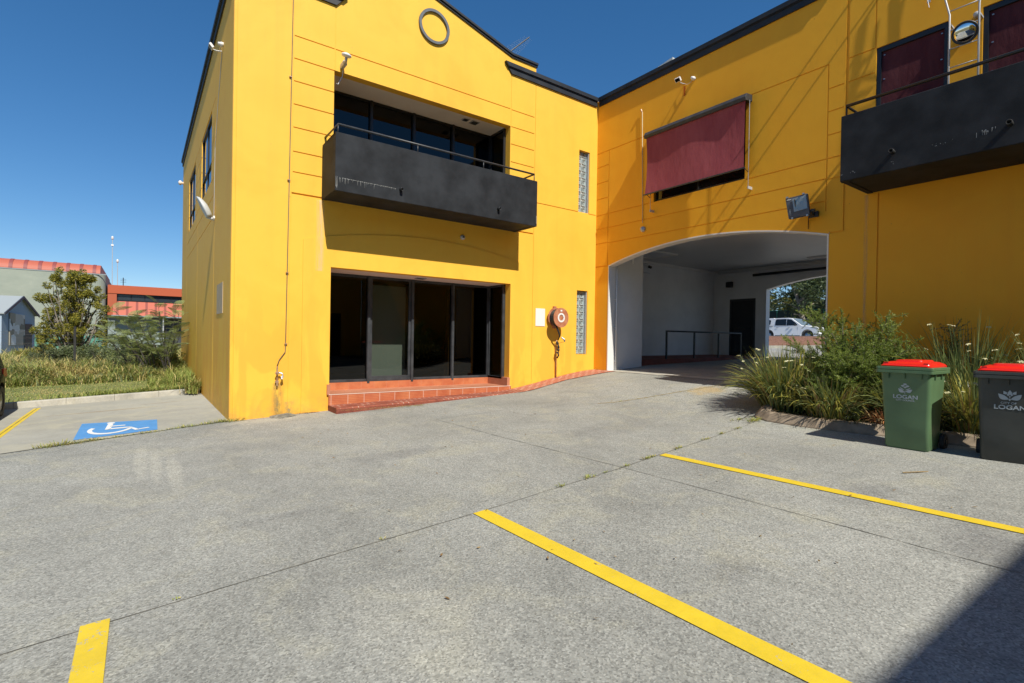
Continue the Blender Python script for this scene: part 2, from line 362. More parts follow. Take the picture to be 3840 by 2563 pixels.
M['lawn'] = varied('mown_lawn', (.12,.14,.045), (.20,.21,.075), 2.2, .95, 0, .6, 60, detail=9)
M['earth'] = varied('rough_grass_ground', (.11,.10,.04), (.18,.15,.06), .6, .95, 0, .6, 40, detail=8)
def mulch():
    n = new_mat('wood_mulch', (.3,.12,.06), .9); p = n.pos((1,1,2))
    C(n, n.ramp(n.noise(p, 9, 7, .8), [(.32, (.09,.035,.02)), (.5, (.21,.095,.055)), (.7, (.36,.21,.14))])); n.bump(n.noise(p, 12, 5, .8), .8, .03); return n.m
M['mulch'] = mulch()

# ------------------------------------------------------------------ ground
def ss(t): t = max(0, min(1, t)); return t*t*(3-2*t)
def gz(x, y): return -1.67 + .047*x + .31*ss((x-7.2)/3.46)*ss((y-3.2)/2.4)
def grid(x0, x1, y0, y1, nx, ny, fn, name, mat):
    xs = np.linspace(x0, x1, nx); ys = np.linspace(y0, y1, ny)
    v = np.array([(x, y, fn(x, y)) for y in ys for x in xs]); i = np.arange((nx-1)*(ny-1)); r = i//(nx-1); c = i % (nx-1); a = r*nx+c
    return fast_mesh(name, v, np.stack([a, a+1, a+nx+1, a+nx], 1), mat)
struct(grid(-24, 10.66, -7, 16.0, 140, 100, gz, 'courtyard_paving', M['concrete']))
def vz(x, y):   # rough ground beyond the kerb on the left
    return -1.58 + .03*min(x, 4) + .10*ss((y-17)/6) - .25*ss((y-26)/20) + .05*sin(x*1.3)*ss((y-19)/4)
def xz(x, y):   # ground east of the passage
    return -.57 + .0295*max(0, x-19.9)
def tz(x, y):
    if y > 16.05 and x < 1.6: return vz(x, y)-.02
    if x > 20.5: return max(-.62, xz(x, y)-.05) if x < 60 else .55
    if x < -24 or y < -7: return -2.2
    if y > 24.6: 
        t = ss((x-1.5)/18); return (vz(1.5, y)-.02)*(1-t) + t*(-.6)
    return -2.6
bigx = sorted(set([-900,-400,-200,-120,-80,-60,-45,-35,-28,-24.2,-24]+list(np.linspace(-23,1.5,30))+[1.7,4,8,12,16,20,20.6,24,30,40,50,60,80,120,200,400,900]))
bigy = sorted(set([-900,-400,-200,-100,-50,-30,-15,-7.2,-7,0,8,16.0,16.1]+list(np.linspace(16.6,30,26))+[33,36,40,46,52,60,75,100,150,250,500,900]))
nx, ny = len(bigx), len(bigy)
v = np.array([(x, y, tz(x, y)) for y in bigy for x in bigx]); i = np.arange((nx-1)*(ny-1)); r = i//(nx-1); c = i % (nx-1); a = r*nx+c
struct(fast_mesh('ground', v, np.stack([a, a+1, a+nx+1, a+nx], 1), M['earth']))
# lawn strip
struct(grid(-24, 1.33, 16.15, 20.2, 60, 14, lambda x, y: vz(x, y)+.0, 'lawn', M['lawn']))
# smooth slab of the accessible bay
def sheet(pts, lift, name, mat, sub=1, zf=gz):
    m = MB(); m.poly([(x, y, zf(x, y)+lift) for x, y in pts]); return m.build(name, mat, recalc=False)
def strip(pts, w, lift, name, mat, wob=0, zf=gz, seg=.15):
    """a thin painted / cut strip along a polyline that follows the ground"""
    P = []
    for (a, b) in zip(pts[:-1], pts[1:]):
        a = Vector(a); b = Vector(b); n = max(1, int((b-a).length/seg))
        for k in range(n): P.append(a.lerp(b, k/n))
    P.append(Vector(pts[-1])); m = MB(); L = []; Rr = []
    rg = random.Random(len(P)); drift = 0
    for i, p in enumerate(P):
        t = (P[min(i+1, len(P)-1)]-P[max(i-1, 0)]).normalized(); nn = Vector((-t.y, t.x))
        ww = w[0]+(w[1]-w[0])*i/(len(P)-1) if isinstance(w, tuple) else w
        if wob: drift = drift*.85 + rg.uniform(-wob, wob); ww *= rg.uniform(.45, 1.5)
        q = p + nn*drift
        L.append(q+nn*ww/2); Rr.append(q-nn*ww/2)
    vs = [(p.x, p.y, zf(p.x, p.y)+lift) for p in L+Rr]; n = len(L)
    m.add(vs, [(i, i+1, n+i+1, n+i) for i in range(n-1)])
    return m.build(name, mat, recalc=False)
slabpts = [(x, y) for x, y in ((-24, 5.2), (-1.58, 10.04), (1.33, 10.72), (1.33, 16.0), (-24, 16.0))]
mm = MB(); NX = 30
for i in range(NX):
    xa = -24+25.33*i/NX; xb = -24+25.33*(i+1)/NX
    yl = lambda x: 10.04+(x+1.58)*.2337 if x > -6 else 10.04-4.42*.2337
    mm.quad((xa, yl(xa), gz(xa, yl(xa))+.005), (xb, yl(xb), gz(xb, yl(xb))+.005), (xb, 16, gz(xb, 16)+.005), (xa, 16, gz(xa, 16)+.005))
struct(mm.build('bay_slab', M['slab'], recalc=False))
# kerb on the left
mk = MB()
for i in range(28):
    xa = -24+25.3*i/28; xb = -24+25.3*(i+1)/28-.006
    za, zb = gz(xa, 16), gz(xb, 16)
    pr = [(16.0, -.05), (16.015, .13), (16.04, .15), (16.16, .15), (16.16, -.05)]
    vs = [(xa, y, za+z) for y, z in pr]+[(xb, y, zb+z) for y, z in pr]
    mk.add(vs, [(0,1,6,5),(1,2,7,6),(2,3,8,7),(3,4,9,8),(4,3,2,1,0),(5,6,7,8,9)])
struct(mk.build('kerb', M['kerb']))
# joints / cracks
j1 = [(-9, 3.4), (-.58, 3.71), (.89, 3.80), (2.42, 3.86), (4.5, 4.0), (5.24, 4.09), (8.12, 4.38)]
struct(strip(j1, .009, .0035, 'paving_joint', M['joint'], .003))
struct(strip([(4.30, 8.2), (4.36, 6.25), (4.5, 4.0), (4.57, 1.55), (4.64, -1.5)], .007, .0035, 'paving_joint', M['joint'], .002))
struct(strip([(7.6, 7.45), (7.96, 7.21), (9.2, 6.6), (10.3, 6.1)], .035, .0036, 'paving_joint', M['crackdust'], .006))
struct(strip([(-6, 9.0), (-1.58, 10.04), (1.33, 10.72)], .012, .009, 'paving_joint', M['joint'], .003))
struct(strip([(7.6, .4), (7.3, -.2), (7.0,-1.6)], .01, .0035, 'paving_joint', M['joint'], .02))
struct(strip([(10.6, 4.4), (10.6, 10.1)], .05, .005, 'paving_joint', M['joint'], .004))
# painted bay lines
def line(p0, p1, w, label):
    o = strip([p0, p1], w, .007, 'painted_line', M['linepaint']); return tag(o, label, 'road marking', 'yellow parking bay lines')
line((-.195, 3.78), (-.20, -2.2), .135, 'short yellow painted bay line at the bottom left of the yard')
line((2.475, 3.86), (2.66, -2.2), (.15), 'long yellow painted bay line starting below the middle of the yard')
line((5.30, 4.07), (5.66, -2.2), .13, 'yellow painted bay line nearest the wheelie bins')
line((-1.875, 15.72), (-1.90, 9.6), .12, 'yellow painted bay line beside the dark parked car')
struct(strip([(-1.878, 15.72), (-1.903, 9.7)], .008, .0115, 'paving_joint', M['joint'], .001))
# accessible parking symbol
def bil(u, v):
    TL, TR, BR, BL = Vector((-.86, 12.30)), Vector((.27, 11.85)), Vector((.25, 10.62)), Vector((-.84, 10.50))
    p = (BL*(1-u)+BR*u)*(1-v) + (TL*(1-u)+TR*u)*v; return p
hc = thing('wheelchair_symbol', 'blue rectangle with a white wheelchair symbol painted on the bay slab', 'road marking', (-.3, 11.3, gz(-.3, 11.3)))
def hp(pts, lift, name, mat):
    m = MB()
    for pp in pts:
        q = [bil(*p) for p in pp]; m.poly([(p.x, p.y, gz(p.x, p.y)+.006+lift) for p in q])
    return m.build(name, mat, hc, recalc=False)
hp([[(0,0),(1,0),(1,1),(0,1)]], .004, 'blue_panel', M['bluepaint'])
def arcstrip(cx, cy, rx, ry, a0, a1, w, n=18):
    out = []
    for k in range(n):
        a = R(a0+(a1-a0)*k/n); b = R(a0+(a1-a0)*(k+1)/n)
        out.append([(cx+cos(a)*rx, cy+sin(a)*ry), (cx+cos(b)*rx, cy+sin(b)*ry), (cx+cos(b)*(rx-w*.8), cy+sin(b)*(ry-w*1.1)), (cx+cos(a)*(rx-w*.8), cy+sin(a)*(ry-w*1.1))])
    return out
sym = arcstrip(.40, .44, .285, .33, 150, 350, .075)
sym += [[(.385+.055*cos(2*pi*k/12), .905+.06*sin(2*pi*k/12)) for k in range(12)]]
sym += [[(.35,.84),(.42,.84),(.40,.42),(.33,.42)], [(.40,.50),(.64,.50),(.64,.42),(.37,.42)], [(.39,.68),(.58,.68),(.58,.62),(.39,.62)], [(.60,.50),(.66,.47),(.78,.19),(.72,.17)], [(.72,.19),(.74,.25),(.88,.30),(.90,.24)]]
hp(sym, .008, 'wheelchair_figure', M['whitepaint'])

# ------------------------------------------------------------------ the yellow building
YA, XB, XC = 10.65, 10.66, 1.33
bld = thing('office_building', 'yellow rendered two storey building with charcoal parapet and drive-through arch', 'building', (6, 12, -1.6))
def relief(m, bounds, rects, mp, T=.2, mi=0, mi_open=0):
    u0, u1, v0, v1 = bounds
    us = sorted({u0, u1} | {min(max(r[k], u0), u1) for r in rects for k in (0, 1)})
    vs = sorted({v0, v1} | {min(max(r[k], v0), v1) for r in rects for k in (2, 3)})
    def clean(a):
        o = [a[0]]
        for q in a[1:]:
            if q-o[-1] > 1e-5: o.append(q)
        return o
    us, vs = clean(us), clean(vs); D = {}
    for i in range(len(us)-1):
        for j in range(len(vs)-1):
            cu, cv = (us[i]+us[i+1])/2, (vs[j]+vs[j+1])/2; d = 0
            for r in rects:
                if r[0] < cu < r[1] and r[2] < cv < r[3]: d = r[4]
            D[i, j] = d
            if d is not None: m.quad(mp(us[i], vs[j], d), mp(us[i+1], vs[j], d), mp(us[i+1], vs[j+1], d), mp(us[i], vs[j+1], d), mi)
    for (i, j), d in D.items():
        for (di, dj) in ((1, 0), (0, 1)):
            e = D.get((i+di, j+dj), 'x')
            if e == 'x' or e == d: continue
            a = T if d is None else d; b = T if e is None else e
            k = mi_open if (d is None or e is None) else mi
            if di: u = us[i+1]; m.quad(mp(u, vs[j], a), mp(u, vs[j+1], a), mp(u, vs[j+1], b), mp(u, vs[j], b), k)
            else: vv = vs[j+1]; m.quad(mp(us[i], vv, a), mp(us[i+1], vv, a), mp(us[i+1], vv, b), mp(us[i], vv, b), k)
G = .011
def hg(u0, u1, z, w=G, d=.015): return (u0, u1, z-w, z+w, d)
def vg(u, z0, z1, w=G, d=.015): return (u-w, u+w, z0, z1, d)
mA = MB(); mpA = lambda u, v, d: (u, YA+d, v)
ra = [(2.58, 8.13, -2.2, 1.91, -.018)]
zl = [5.40, 4.96, 4.51, 4.06, 3.59, 3.19]
ra += [hg(2.37, 3.14, 5.84), hg(3.16, 7.55, 5.84), hg(7.585, 8.33, 5.83)]
ra += [hg(2.37, 3.14, z) for z in zl] + [hg(7.585, 8.33, z) for z in zl]
ra += [hg(2.34, 3.0, 2.77, .022, .025), hg(7.6, 8.34, 2.77, .022, .025), hg(8.375, 10.64, 3.61)]
ra += [vg(2.35, 2.0, 6.7, .006, .006), vg(3.15, 5.42, 6.74, .007, .008), vg(7.57, 5.42, 6.74, .007, .008), vg(8.36, -2, 6.7, .009, .012), vg(1.375, -2, 7, .012, .02), vg(2.33, -2, 2.7, .007, .008)]
ra += [(3.14, 7.56, 2.95, 5.41, None), (3.12, 7.63, -1.44, 1.40, None), (9.95, 10.36, -.41, 1.40, None), (9.95, 10.36, 3.62, 5.36, None)]
relief(mA, (XC, XB, -2.2, 6.9), ra, mpA, .2)
gab = [(2.36, 6.9), (8.36, 6.9), (8.36, 7.14), (7.58, 7.14), (5.36, 7.76), (3.14, 7.14), (2.36, 7.14)]
mA.prism([(x, YA, z) for x, z in gab], (0, .2, 0))
# arched raised surround over the shopfront
def arcz(x): return 2.245 - .0432*(x-5.36)**2
xs = np.linspace(2.58, 8.13, 41)
for xa, xb in zip(xs[:-1], xs[1:]):
    mA.quad((xa, YA-.018, 1.91), (xb, YA-.018, 1.91), (xb, YA-.018, arcz(xb)), (xa, YA-.018, arcz(xa)))
    mA.quad((xa, YA-.018, arcz(xa)), (xb, YA-.018, arcz(xb)), (xb, YA, arcz(xb)), (xa, YA, arcz(xa)))
wa = mA.build('front_wall', M['yellow'], bld)
# wall B with the arch
mB = MB(); mpB = lambda u, v, d: (XB+d, u, v)
rb = [hg(4.47, 10.64, 5.37)] + [hg(10.19, 10.64, z) for z in (4.97, 4.51, 4.05, 3.58, 3.19, 2.77)] + [hg(10.15, 10.64, 2.11, .016, .02)]
rb += [hg(4.49, 6.1, 3.56), hg(8.62, 10.17, 3.58), hg(4.49, 10.17, 3.18), hg(4.49, 10.17, 2.75)]
rb += [hg(4.20, 4.47, z) for z in (4.9, 4.46, 4.01, 3.56, 3.16)] + [hg(3.71, 4.13, z) for z in (5.34, 4.9)]
rb += [vg(10.18, 2.12, 5.37), vg(4.48, 2.13, 5.37), (4.13, 4.18, 2.13, 6.9, .022), (4.10, 4.47, 2.11, 2.14, .02), vg(4.79, 2.2, 2.75, .007), vg(3.7, 5.34, 6.9, .009), vg(3.61, -2.2, 2.72, .014, .02)]
rb += [(6.14, 8.60, 3.58, 5.36, None), (2.66, 3.69, 2.95, 5.33, None), (1.22, 2.25, 2.95, 5.33, None), (4.42, 10.14, -2.2, 2.56, None)]
relief(mB, (-6.8, YA, -2.2, 6.9), rb, mpB, .22)
def archz(y): return 2.11 + .395*(1-((y-7.28)/2.86)**2)
ys = np.linspace(4.42, 10.14, 49)
for a_, b_ in zip(ys[:-1], ys[1:]): mB.quad((XB, a_, archz(a_)), (XB, b_, archz(b_)), (XB, b_, 2.56), (XB, a_, 2.56))
mB.prism([(XB, y, z) for y, z in ((4.45, 6.9), (4.45, 7.14), (3.7, 7.14), (1.45, 7.76), (-.8, 7.14), (-1.6, 7.14), (-1.6, 6.9))], (.2, 0, 0))
mB.build('side_wall', M['yellow_shaded'], bld)
# white lining of the arch
ml = MB()
for a_, b_ in zip(ys[:-1], ys[1:]):
    ml.prism([(XB-.006, a_, archz(a_)+.0), (XB-.006, b_, archz(b_)), (XB-.006, b_, archz(b_)-.03), (XB-.006, a_, archz(a_)-.03)], (.26, 0, 0))
ml.box(XB-.004, XB+.25, 10.11, 10.1385, -1.2, 2.10); ml.box(XB-.004, XB+.25, 4.4215, 4.45, -1.6, 2.10)
ml.build('arch_lining', M['trimwhite'], bld)
# wall C
mC = MB(); mpC = lambda u, v, d: (XC+d, u, v)
zc = [4.9, 4.48, 4.05, 3.6, 3.2, 2.7]
rc = [hg(13.45, 14.2, z) for z in zc] + [hg(16.7, 18.7, z) for z in zc] + [hg(21.2, 21.95, z) for z in zc] + [hg(14.2, 16.7, z) for z in (3.2, 2.7)] + [hg(18.7, 21.2, z) for z in (3.2, 2.7)]
rc += [vg(13.45, -2.2, 4.9), vg(17.7, -2.2, 4.9), vg(21.95, -2.2, 4.9), vg(10.70, -2.2, 6.8, .012, .02), hg(13.45, 21.95, 5.36)]
rc += [(14.2, 16.7, 3.65, 5.35, None), (18.7, 21.2, 3.55, 5.32, None)]
relief(mC, (YA, 24.6, -2.3, 6.9), rc, mpC, .14)
mC.build('side_wall', M['yellow'], bld)
# hidden shell: roofs, rear walls, passage
ms = MB()
ms.box(XC+.2, 20.0, YA+.2, 24.6, 6.35, 6.45); ms.box(XB+.22, 20.0, -6.8, YA+.2, 6.35, 6.45)
ms.box(XC+.02, 20.06, 24.4, 24.6, -2.2, 6.9); ms.box(XB, 20.0, -6.98, -6.8, -2.2, 6.9)
ms.build('roof_deck', M['band'], bld)
me_ = MB()                                                        # east wall with exit arch (own y profile)
XK = 19.82
re_ = [(4.74, 10.46, -2.2, 2.56, None), (10.86, 11.96, -.56, 1.78, None)]
relief(me_, (-6.8, 24.6, -2.2, 6.9), re_, lambda u, v, d: (XK+d, u, v), .22)
def archz2(y): return 2.11 + .395*(1-((y-7.60)/2.86)**2)
ys2 = np.linspace(4.74, 10.46, 33)
for a_, b_ in zip(ys2[:-1], ys2[1:]): me_.quad((XK, a_, archz2(a_)), (XK, b_, archz2(b_)), (XK, b_, 2.56), (XK, a_, 2.56))
me_.build('rear_wall', M['white'], bld)
mt = MB()
for a_, b_ in zip(ys2[:-1], ys2[1:]):
    mt.prism([(XK-.006, a_, archz2(a_)), (XK-.006, b_, archz2(b_)), (XK-.006, b_, archz2(b_)-.03), (XK-.006, a_, archz2(a_)-.03)], (.26, 0, 0))
mt.box(XK-.02, XK+.25, 10.425, 10.458, -.8, 2.10); mt.box(XK-.02, XK+.25, 4.742, 4.775, -.8, 2.10)
mt.build('arch_lining', M['trimwhite'], bld)
mp_ = MB()
for q in ((10.885, 12.15, 10.141, 10.30), (12.0, 12.15, 10.301, 12.70), (12.151, 19.80, 12.70, 12.85), (10.885, 19.81, 4.24, 4.40)): MB().box(*q, -1.3, 2.99).build('passage_wall', M['white'], bld)
MB().box(10.885, 19.81, 4.1, 12.9, 3.0, 3.12).build('passage_ceiling', M['ceil'], bld)
MB().box(10.885, XK-.01, 4.1, 12.9, 3.13, 3.2).build('floor_slab', M['ceil'], bld)
mcv = MB(); mcv.box(12.152, 19.80, 12.62, 12.698, 2.90, 2.998); mcv.box(19.74, 19.818, 4.42, 12.6, 2.90, 2.998); mcv.build('cornice', M['trimwhite'], bld)
# floor of the passage
def pz(x):
    for (a, za), (b, zb) in zip(((10.6, -.872), (12.4, -.75), (17.9, -.61), (20.1, -.57)), ((12.4, -.75), (17.9, -.61), (20.1, -.57), (29, -.30))):
        if x <= b: return za+(zb-za)*(x-a)/(b-a)
    return -.30
mm = MB(); xs = np.linspace(10.64, 20.1, 20)
for xa, xb in zip(xs[:-1], xs[1:]): mm.quad((xa, 4.3, pz(xa)), (xb, 4.3, pz(xb)), (xb, 12.8, pz(xb)), (xa, 12.8, pz(xa)))
struct(mm.build('passage_floor', M['tunnelfloor'], recalc=False))
struct(sheet([(10.62, 4.45), (11.0, 4.45), (11.0, 10.12), (10.62, 10.12)], 0, 'threshold_strip', M['kerb'], zf=lambda x, y: -.862+.055*(x-10.62)))
# raised plinth with handrail in the passage
pl = MB()
pl.add([(12.16, 10.3, -1.2), (19.7, 10.3, -1.0), (19.7, 10.3, -.53), (12.16, 10.3, -.57), (12.16, 12.69, -1.2), (19.7, 12.69, -1.0), (19.7, 12.69, -.53), (12.16, 12.69, -.57)], [(0,1,2,3), (3,2,6,7), (0,3,7,4), (1,5,6,2), (4,7,6,5)])
o = pl.build('walkway', varied('dark_red_brick', (.16,.05,.035), (.22,.07,.05), 6, .85), bevel=.01); tag(o, 'low dark red brick walkway along the white wall in the passage', 'walkway')
hr = thing('handrail', 'black steel handrail standing on the brick walkway in the passage', 'handrail', (15.7, 10.34, -.55))
for px in (13.57, 15.04, 16.46, 17.87): MB().box(px-.025, px+.025, 10.31, 10.36, -.58, .30).build('post', M['black'], hr, bevel=.004)
MB().tube([(13.54, 10.335, .325), (17.9, 10.335, .335)], .025, 10).build('rail', M['black'], hr, smooth=True)
# passage door and fittings
dr = MB(); dr.box(XK+.03, XK+.08, 10.86, 11.96, -.56, 1.78); dr.build('door', M['black'], bld, bevel=.004)
md_ = MB(); md_.box(XK-.012, XK+.03, 10.86, 10.93, -.56, 1.78); md_.box(XK-.012, XK+.03, 11.89, 11.96, -.56, 1.78); md_.box(XK-.012, XK+.03, 10.93, 11.89, 1.70, 1.78); md_.build('door_frame', M['frame'], bld)
MB().box(XK+.022, XK+.028, 11.05, 11.77, -.35, .62).build('door_glass', M['glass'], bld)
for k, (x0, x1, y0, y1) in enumerate(((12.9, 13.0, 7.15, 8.2), (18.7, 18.8, 6.9, 8.45))):
    t = thing('fluorescent_light', ('long white tube light under the passage ceiling just inside the arch' if k == 0 else 'long white tube light on the passage ceiling near the back wall'), 'ceiling light', ((x0+x1)/2, (y0+y1)/2, 2.95), 'tube lights in the passage')
    MB().box(x0, x1, y0, y1, 2.95, 2.995).build('batten', M['trimwhite'], t)
    MB().tube([((x0+x1)/2 if x1-x0 < .2 else x0+.05, y0+.05 if x1-x0 < .2 else (y0+y1)/2, 2.925), ((x0+x1)/2 if x1-x0 < .2 else x1-.05, y1-.05 if x1-x0 < .2 else (y0+y1)/2, 2.925)], .018, 8).build('tube', M['trimwhite'], t, smooth=True)
t = thing('security_camera', 'small black and white camera on the passage wall beside the ceiling', 'camera', (15.3, 12.6, 2.75))
MB().box(15.05, 15.55, 12.60, 12.697, 2.55, 2.88).build('bracket', M['white'], t, bevel=.01); MB().lathe((15.35, 12.55, 2.78), (0, -1, -.4), [(0, .05), (.12, .05), (.13, .0)], 14).build('lens', M['black'], t)
t = thing('siren_box', 'small dark box with cable high on the back wall of the passage', 'box', (XK-.1, 11.95, 2.4))
MB().box(XK-.15, XK-.002, 11.82, 12.08, 2.28, 2.5).build('case', M['black'], t, bevel=.01)
MB().tube([(XK-.02, 12.0, 2.5), (XK-.02, 12.2, 2.72), (XK-.02, 12.55, 2.74)], .012, 6).build('cable', M['trimwhite'], t)
o = MB().tube([(19.6, 10.86, 2.67), (19.6, 4.5, 2.69)], .055, 10).build('ceiling_pipe', M['black'], smooth=True); tag(o, 'dark pipe running along the back wall above the exit arch', 'pipe')
t = thing('roller_track', 'pale vertical door track fixed inside the left edge of the arch', 'door track', (10.96, 10.08, -.86))
MB().tube([(10.96, 10.08, -.86), (10.96, 10.08, 2.3)], .018, 10).build('track', M['trimwhite'], t, smooth=True)
for z in (-.6, .35, 1.15): MB().box(10.94, 10.98, 10.07, 10.135, z, z+.04).build('clip', M['trimwhite'], t)
t = thing('ceiling_hatch', 'square framed access hatch in the passage ceiling at the left', 'hatch', (14.1, 11.4, 2.98)); m = MB()
for q in ((13.4, 14.9, 10.95, 11.0), (13.4, 14.9, 12.0, 12.05), (13.4, 13.45, 11.0, 12.0), (14.85, 14.9, 11.0, 12.0)): m.box(*q, 2.95, 2.999)
m.build('frame', M['trimwhite'], t); MB().box(13.45, 14.85, 11.0, 12.0, 2.975, 2.998).build('panel', M['white'], t)
for k_, zz in enumerate((2.86, 2.93)): o = MB().tube([(19.66, 12.4, zz), (19.66, 4.5, zz+.01)], .022, 8).build('wall_conduit', M['trimwhite'], smooth=True); tag(o, 'pale conduit along the top of the passage back wall, '+('lower' if k_ == 0 else 'upper')+' of the pair', 'pipe', 'pale conduits in the passage')
t = thing('downpipe_stub', 'short white pipe stub hanging at the top left inside the arch', 'pipe', (11.6, 9.8, 2.6)); MB().tube([(11.6, 10.05, 2.25), (11.6, 10.05, 2.99)], .025, 10).build('stub', M['trimwhite'], t, smooth=True)
# parapet bands
def band(m, pts, nrm, z0=6.72):
    nrm = Vector(nrm)
    for (a, b) in zip(pts[:-1], pts[1:]):
        a = Vector(a); b = Vector(b)
        for (za, zb, pr) in ((0, .13, .035), (.13, .15, .055), (.15, .25, .075)):
            q = [a+nrm*pr+Vector((0,0,za)), a+nrm*pr+Vector((0,0,zb)), a-nrm*.2+Vector((0,0,zb)), a-nrm*.2+Vector((0,0,za))]
            m.prism(q, b-a)
mb_ = MB()
# left part of A with mitred tip, right part of A, B and C
def mitre(m, x0, x1, x1t, y):
    for (za, zb, pr) in ((0, .13, .04), (.13, .15, .06), (.15, .25, .08)):
        fa = x1+(x1t-x1)*za/.25; fb = x1+(x1t-x1)*zb/.25
        m.prism([(x0, y-pr, 6.72+za), (fa, y-pr, 6.72+za), (fb, y-pr, 6.72+zb), (x0, y-pr, 6.72+zb)], (0, pr+.0, 0))
for q in ((XC-.05, 3.16, 3.38), (10.59, 7.56, 7.34)): mb_ = MB(); mitre(mb_, *q, YA); mb_.build('parapet_band', M['band'], bld)
for q in ([(XB, YA-.08, 6.72), (XB, 4.45, 6.72)], [(XB, -1.6, 6.72), (XB, -6.8, 6.72)], [(XC, YA-.05, 6.72), (XC, 24.64, 6.72)]): mb_ = MB(); band(mb_, q, (-1, 0, 0)); mb_.build('parapet_band', M['band'], bld)
mg = MB()
for (a, b) in zip([(2.33, 7.14), (3.14, 7.14), (5.36, 7.76), (7.58, 7.14)], [(3.14, 7.14), (5.36, 7.76), (7.58, 7.14), (8.39, 7.14)]):
    for (za, zb, pr) in ((0, .05, .03), (.05, .10, .06)):
        mg.prism([(a[0], YA-pr, a[1]+za), (b[0], YA-pr, b[1]+za), (b[0], YA-pr, b[1]+zb), (a[0], YA-pr, a[1]+zb)], (0, .25+pr, 0))
mg.build('gable_capping', M['band'], bld); mg = MB()
for (a, b) in zip([(4.48, 7.14), (3.7, 7.14), (1.45, 7.76), (-.8, 7.14)], [(3.7, 7.14), (1.45, 7.76), (-.8, 7.14), (-1.6, 7.14)]):
    mg.prism([(XB-.05, a[0], a[1]), (XB-.05, b[0], b[1]), (XB-.05, b[0], b[1]+.10), (XB-.05, a[0], a[1]+.10)], (.27, 0, 0))
mg.build('gable_capping', M['band'], bld)
# ring on the gable
mr = MB(); n = 64
for k in range(n):
    a = 2*pi*k/n; b = 2*pi*(k+1)/n; c0 = (5.365, 7.10)
    q = lambda r, an, y: (c0[0]+r*cos(an), y, c0[1]+r*sin(an))
    for (ra_, ya, rb_, yb) in ((.385, YA, .385, YA-.05), (.385, YA-.05, .325, YA-.05), (.325, YA-.05, .325, YA)):
        mr.quad(q(ra_, a, ya), q(ra_, b, ya), q(rb_, b, yb), q(rb_, a, yb))
mr.build('gable_ring', varied('ring_grey', (.10,.11,.12), (.14,.15,.16), 5, .5), bld)

# --- recesses on facade A
mi_ = MB()      # upper recess soffit, floor, left return
mi_.box(3.0, 7.70, YA+.2, 11.7, 5.41, 5.46); mi_.build('soffit', M['soffit'], bld)
MB().box(3.0, 7.75, YA+.2, 11.7, 1.40, 1.45).build('soffit', M['soffit'], bld)
MB().box(3.0, 7.70, YA+.201, 11.6, 2.8, 2.95).build('balcony_floor', M['slab'], bld)
for q in ((2.98, 3.12, YA+.2, 11.7, -1.5, 1.40), (7.60, 7.7, YA+.2, 11.7, 2.8, 5.41), (2.98, 3.14, YA+.2, 11.7, 2.8, 5.41), (7.66, 7.75, YA+.2, 11.7, -1.5, 1.40)): MB().box(*q).build('recess_return', M['yellow'], bld)
def vent(x, y, z, s, label):
    t = thing('ceiling_vent', label, 'vent', (x, y, z), 'vents in the upper soffit'); MB().box(x-s, x+s, y-s, y+s, z-.02, z-.001).build('frame', M['pole'], t); m = MB(); 
    for k in range(5): yy = y-s*.75+k*s*.37; m.box(x-s*.8, x+s*.8, yy-s*.12, yy+s*.12, z-.024, z-.0205)
    m.build('grille', M['black'], t)
vent(6.45, 11.02, 5.41, .075, 'small square vent in the cream soffit over the upper balcony'); vent(6.72, 11.04, 5.41, .10, 'larger square vent in the cream soffit over the upper balcony')
vent(5.35, 11.1, 1.40, .11, 'flat vent in the soffit above the ground floor shopfront')
def bay_window(name, z0, z1, yf, xs_, xr, trans=None, door=None, fm='frame'):
    """glazed wall: frame with glass parts, plus a return panel on the right going back to the wall"""
    for k in range(len(xs_)-1):
        a, b = xs_[k], xs_[k+1]
        w = MB(); fwid = .035
        w.box(a, a+fwid, yf-.05, yf+.03, z0, z1); w.box(b-fwid, b, yf-.05, yf+.03, z0, z1)
        w.box(a+fwid, b-fwid, yf-.045, yf+.03, z0, z0+.06); w.box(a+fwid, b-fwid, yf-.045, yf+.03, z1-.05, z1)
        if door == k: w.box(a+fwid, a+.09, yf-.03, yf+.02, z0+.06, z1-.05); w.box(b-.09, b-fwid, yf-.03, yf+.02, z0+.06, z1-.05); w.box(a+.09, b-.09, yf-.03, yf+.02, z0+.06, z0+.12)
        fo = w.build(name, M[fm], bld, bevel=.003)
        g = MB().quad((a+.03, yf, z0+.05), (b-.03, yf, z0+.05), (b-.03, yf, z1-.04), (a+.03, yf, z1-.04)); g.build('pane', M['tint'] if door == k else M['tint2'], fo, recalc=False)
        if k: MB().box(a-.03, a+.03, yf-.075, yf-.051, z0-.04, z1).build('mullion', M[fm], fo, bevel=.003)
    w = MB(); x = xr; y0, y1 = YA+.205, yf-.055
    w.box(x-.03, x+.05, y0, y0+.04, z0, z1); w.box(x-.03, x+.05, y1-.04, y1, z0, z1); w.box(x-.03, x+.05, y0+.04, y1-.04, z0, z0+.06); w.box(x-.03, x+.05, y0+.04, y1-.04, z1-.05, z1)
    fo = w.build('return_window', M[fm], bld, bevel=.003)
    MB().quad((x, y0+.03, z0+.05), (x, y1-.03, z0+.05), (x, y1-.03, z1-.04), (x, y0+.03, z1-.04)).build('pane', M['tint2'], fo, recalc=False)
bay_window('shopfront_window', -1.04, 1.395, 11.57, [3.13, 4.26, 5.35, 6.47, 7.56], 7.58, door=1)
bay_window('upper_window', 2.95, 5.405, 11.54, [3.15, 4.24, 5.30, 6.38, 7.52], 7.53, fm='black')  # upper frames use black to put the recess shade into their colour
